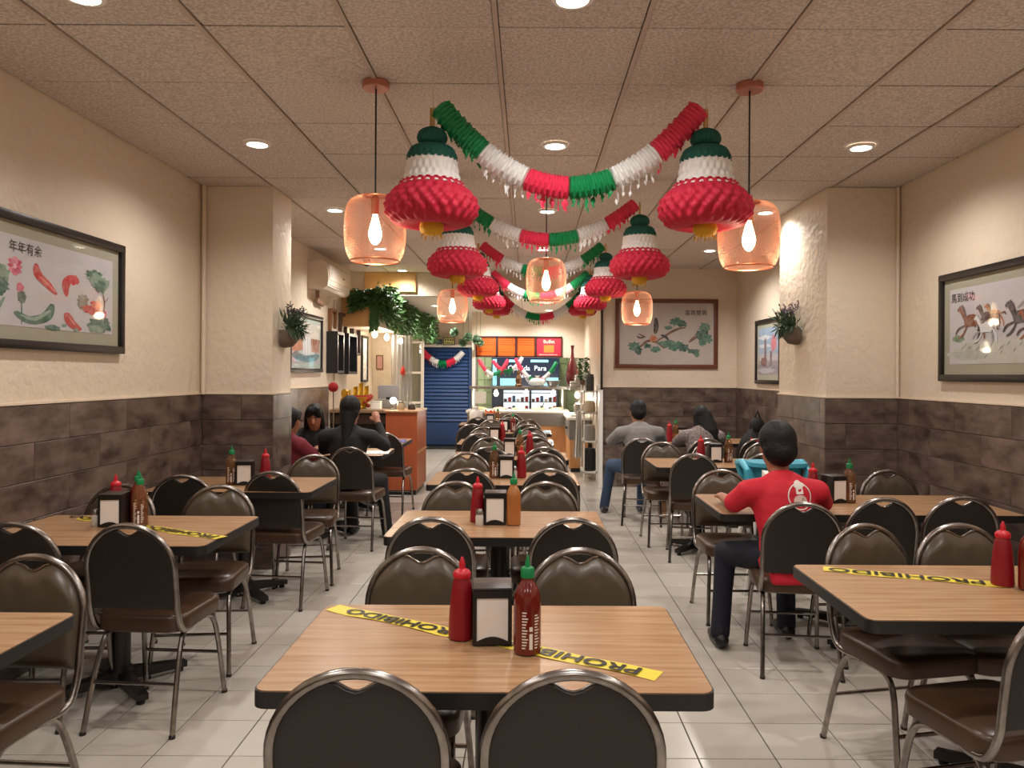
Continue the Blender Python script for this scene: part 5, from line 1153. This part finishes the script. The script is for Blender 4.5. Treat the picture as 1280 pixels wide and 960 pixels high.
# man in grey
person('man in grey shirt, jeans and sneakers seated with his back to us', (1.17, 7.80, 0), .06, mat('grey_shirt', (128, 126, 124), .8, bump=(10, .35, .03)), DENIM, SH_W, lean=.30, tall=1.0, sh=.20, head_fwd=.03, head_down=.35, hair='short',
       elbows=[(-.28, .25, .80), (.28, .25, .80)], knees=[(-.24, .42, .53), (.10, .44, .53)], ankles=[(-.30, .50, .09), (.10, .46, .09)])
person('woman with long black hair and grey patterned top seated with her back to us', (1.80, 7.80, 0), -.1, mat('grey_print', (92, 84, 84), .8, noise=(70, (150, 138, 134), None, .08)), BLK, SH_B, lean=.34, tall=.93, sh=.175, head_fwd=.02, head_turn=.5, head_down=.30, hair='long',
       elbows=[(-.25, .22, .79), (.25, .22, .79)])
person('person in black with dark shoes seated at the family table', (-1.58, 6.66, 0), -.03, BLK, BLK, SH_B, lean=.12, tall=1.06, sh=.205, head_fwd=.02, head_down=.12, hair='back',
       elbows=[(-.25, .14, .82), (.30, .16, .85)], hands=[(-.16, .40, TH + .06), (.20, .30, 1.06)], knees=[(-.08, .42, .53), (.22, .36, .52)], ankles=[(-.06, .44, .09), (.28, .34, .09)])
person('girl with shoulder-length dark hair looking down at the family table', (-2.17, 7.80, 0), PI + .15, BLK, NAVY, SH_B, lean=.25, tall=.93, sh=.165, head_fwd=.04, head_turn=.0, head_down=.35, hair='girl', elbows=[(-.21, .18, .80), (.21, .18, .80)], skin=M_skin)
person('person in maroon top half hidden by the left pillar', (-2.13, 6.62, 0), -.5, mat('maroon_shirt', (112, 26, 40), .8), NAVY, SH_B, lean=.10, tall=.92, sh=.17, head_fwd=.03, head_down=.2, hair='short', elbows=[(-.22, .14, .78), (.22, .14, .78)], hands=[(-.10, .32, TH + .05), (.06, .32, TH + .05)], knees=[(-.10, .36, .53), (.10, .36, .53)], ankles=[(-.10, .30, .09), (.10, .30, .09)])

# ------------------------------------------------------------------ high chair, bags
t = thing('high_chair', 'turquoise plastic high chair with splayed white legs behind the red-shirt table', 'high chair', (1.74, 5.42, 0))
TQ = mat('turquoise_plastic', (70, 168, 192), .35)
n = 28; vs = []
for z, s_, in ((.62, .70), (.66, .88), (.74, .95), (.86, 1.0), (.885, 1.03)):
    for k_ in range(n): a = 2*PI*k_/n; q = (abs(math.cos(a))**4 + abs(math.sin(a))**4) ** -.25; vs.append((.185*s_*q*math.cos(a), .165*s_*q*math.sin(a), z - (.10 if (z > .8 and math.sin(a) > .8) else 0)*0))
fs = [(i*n + k_, i*n + (k_+1) % n, (i+1)*n + (k_+1) % n, (i+1)*n + k_) for i in range(4) for k_ in range(n)] + [tuple(range(n - 1, -1, -1))]
MB().add(vs, fs).ob('seat_shell', TQ, t, True, 50)
MB().prism(rrect(-.20, .20, -.24, .04, .10, 8), .872, .900).ob('tray', TQ, t)
for x in (-.20, .20): MB().tube([(x*.8, -.16, .70), (x*1.05, -.15, .84), (x*1.05, -.02, .885), (x*1.02, .12, .87), (x*.8, .15, .74)], .026, 10).ob('armrest', TQ, t)
for k_ in range(6): MB().ball((-.05 + .02*k_, -.170, .84), .005, 6, 4).ob('rivet', M_white, t)
for sx in (-1, 1):
    for sy in (-1, 1): MB().tube([(.13*sx, .11*sy, .64), (.24*sx, .22*sy, 0)], .016, 8).ob('leg', M_white, t)
MB().tube([(-.19, -.17, .30), (.19, -.17, .30)], .012, 8).ob('footrest', M_white, t)
t = thing('snack_bag', 'white and blue snack bag by the head of the person in red', 'bag', (1.50, 4.62, TH)); MB().add([(-.07, 0, 0), (.07, 0, 0), (.06, .05, .16), (-.06, .05, .17), (0, -.05, .08), (0, .08, .08)], [(0, 1, 4), (1, 2, 4), (2, 3, 4), (3, 0, 4), (1, 0, 5), (2, 1, 5), (3, 2, 5), (0, 3, 5)]).ob('pouch', M_white, t, False); MB().ball((.0, -.045, .085), (.03, .008, .03)).ob('blue_mark', flat((50, 66, 150)), t)
t = thing('black_bag', 'black bag with a red strap piled on the chair below the back corner', 'bag', (2.33, 7.80, .48))
MB().ball((0, 0, .22), (.17, .13, .25), 18, 12, lambda a, p: 1 + .10*math.sin(3*a + 2*p)).ob('bag_body', BLK, t); MB().ball((.03, .02, .50), (.08, .07, .10)).ob('bag_top', BLK, t); MB().tube([(-.08, -.12, .38), (.0, -.15, .36), (.10, -.15, .22), (.13, -.14, .12)], .012, 8).ob('strap', mat('red_strap', (196, 44, 40), .5), t); MB().tube([(.0, .02, .58), (.03, 0, .66), (.06, .02, .58)], .012, 8).ob('handle', BLK, t)
t = thing('floor_bottle', 'clear water bottle standing below the couple\'s table', 'bottle', (1.42, 8.0, 0)); MB().lathe([(.04, 0), (.045, .01), (.045, .17), (.02, .22), (.018, .24)], 16).ob('bottle_body', glassy('clear_bottle'), t); MB().lathe([(.02, .24), (.02, .262)], 12).ob('cap', M_white, t)
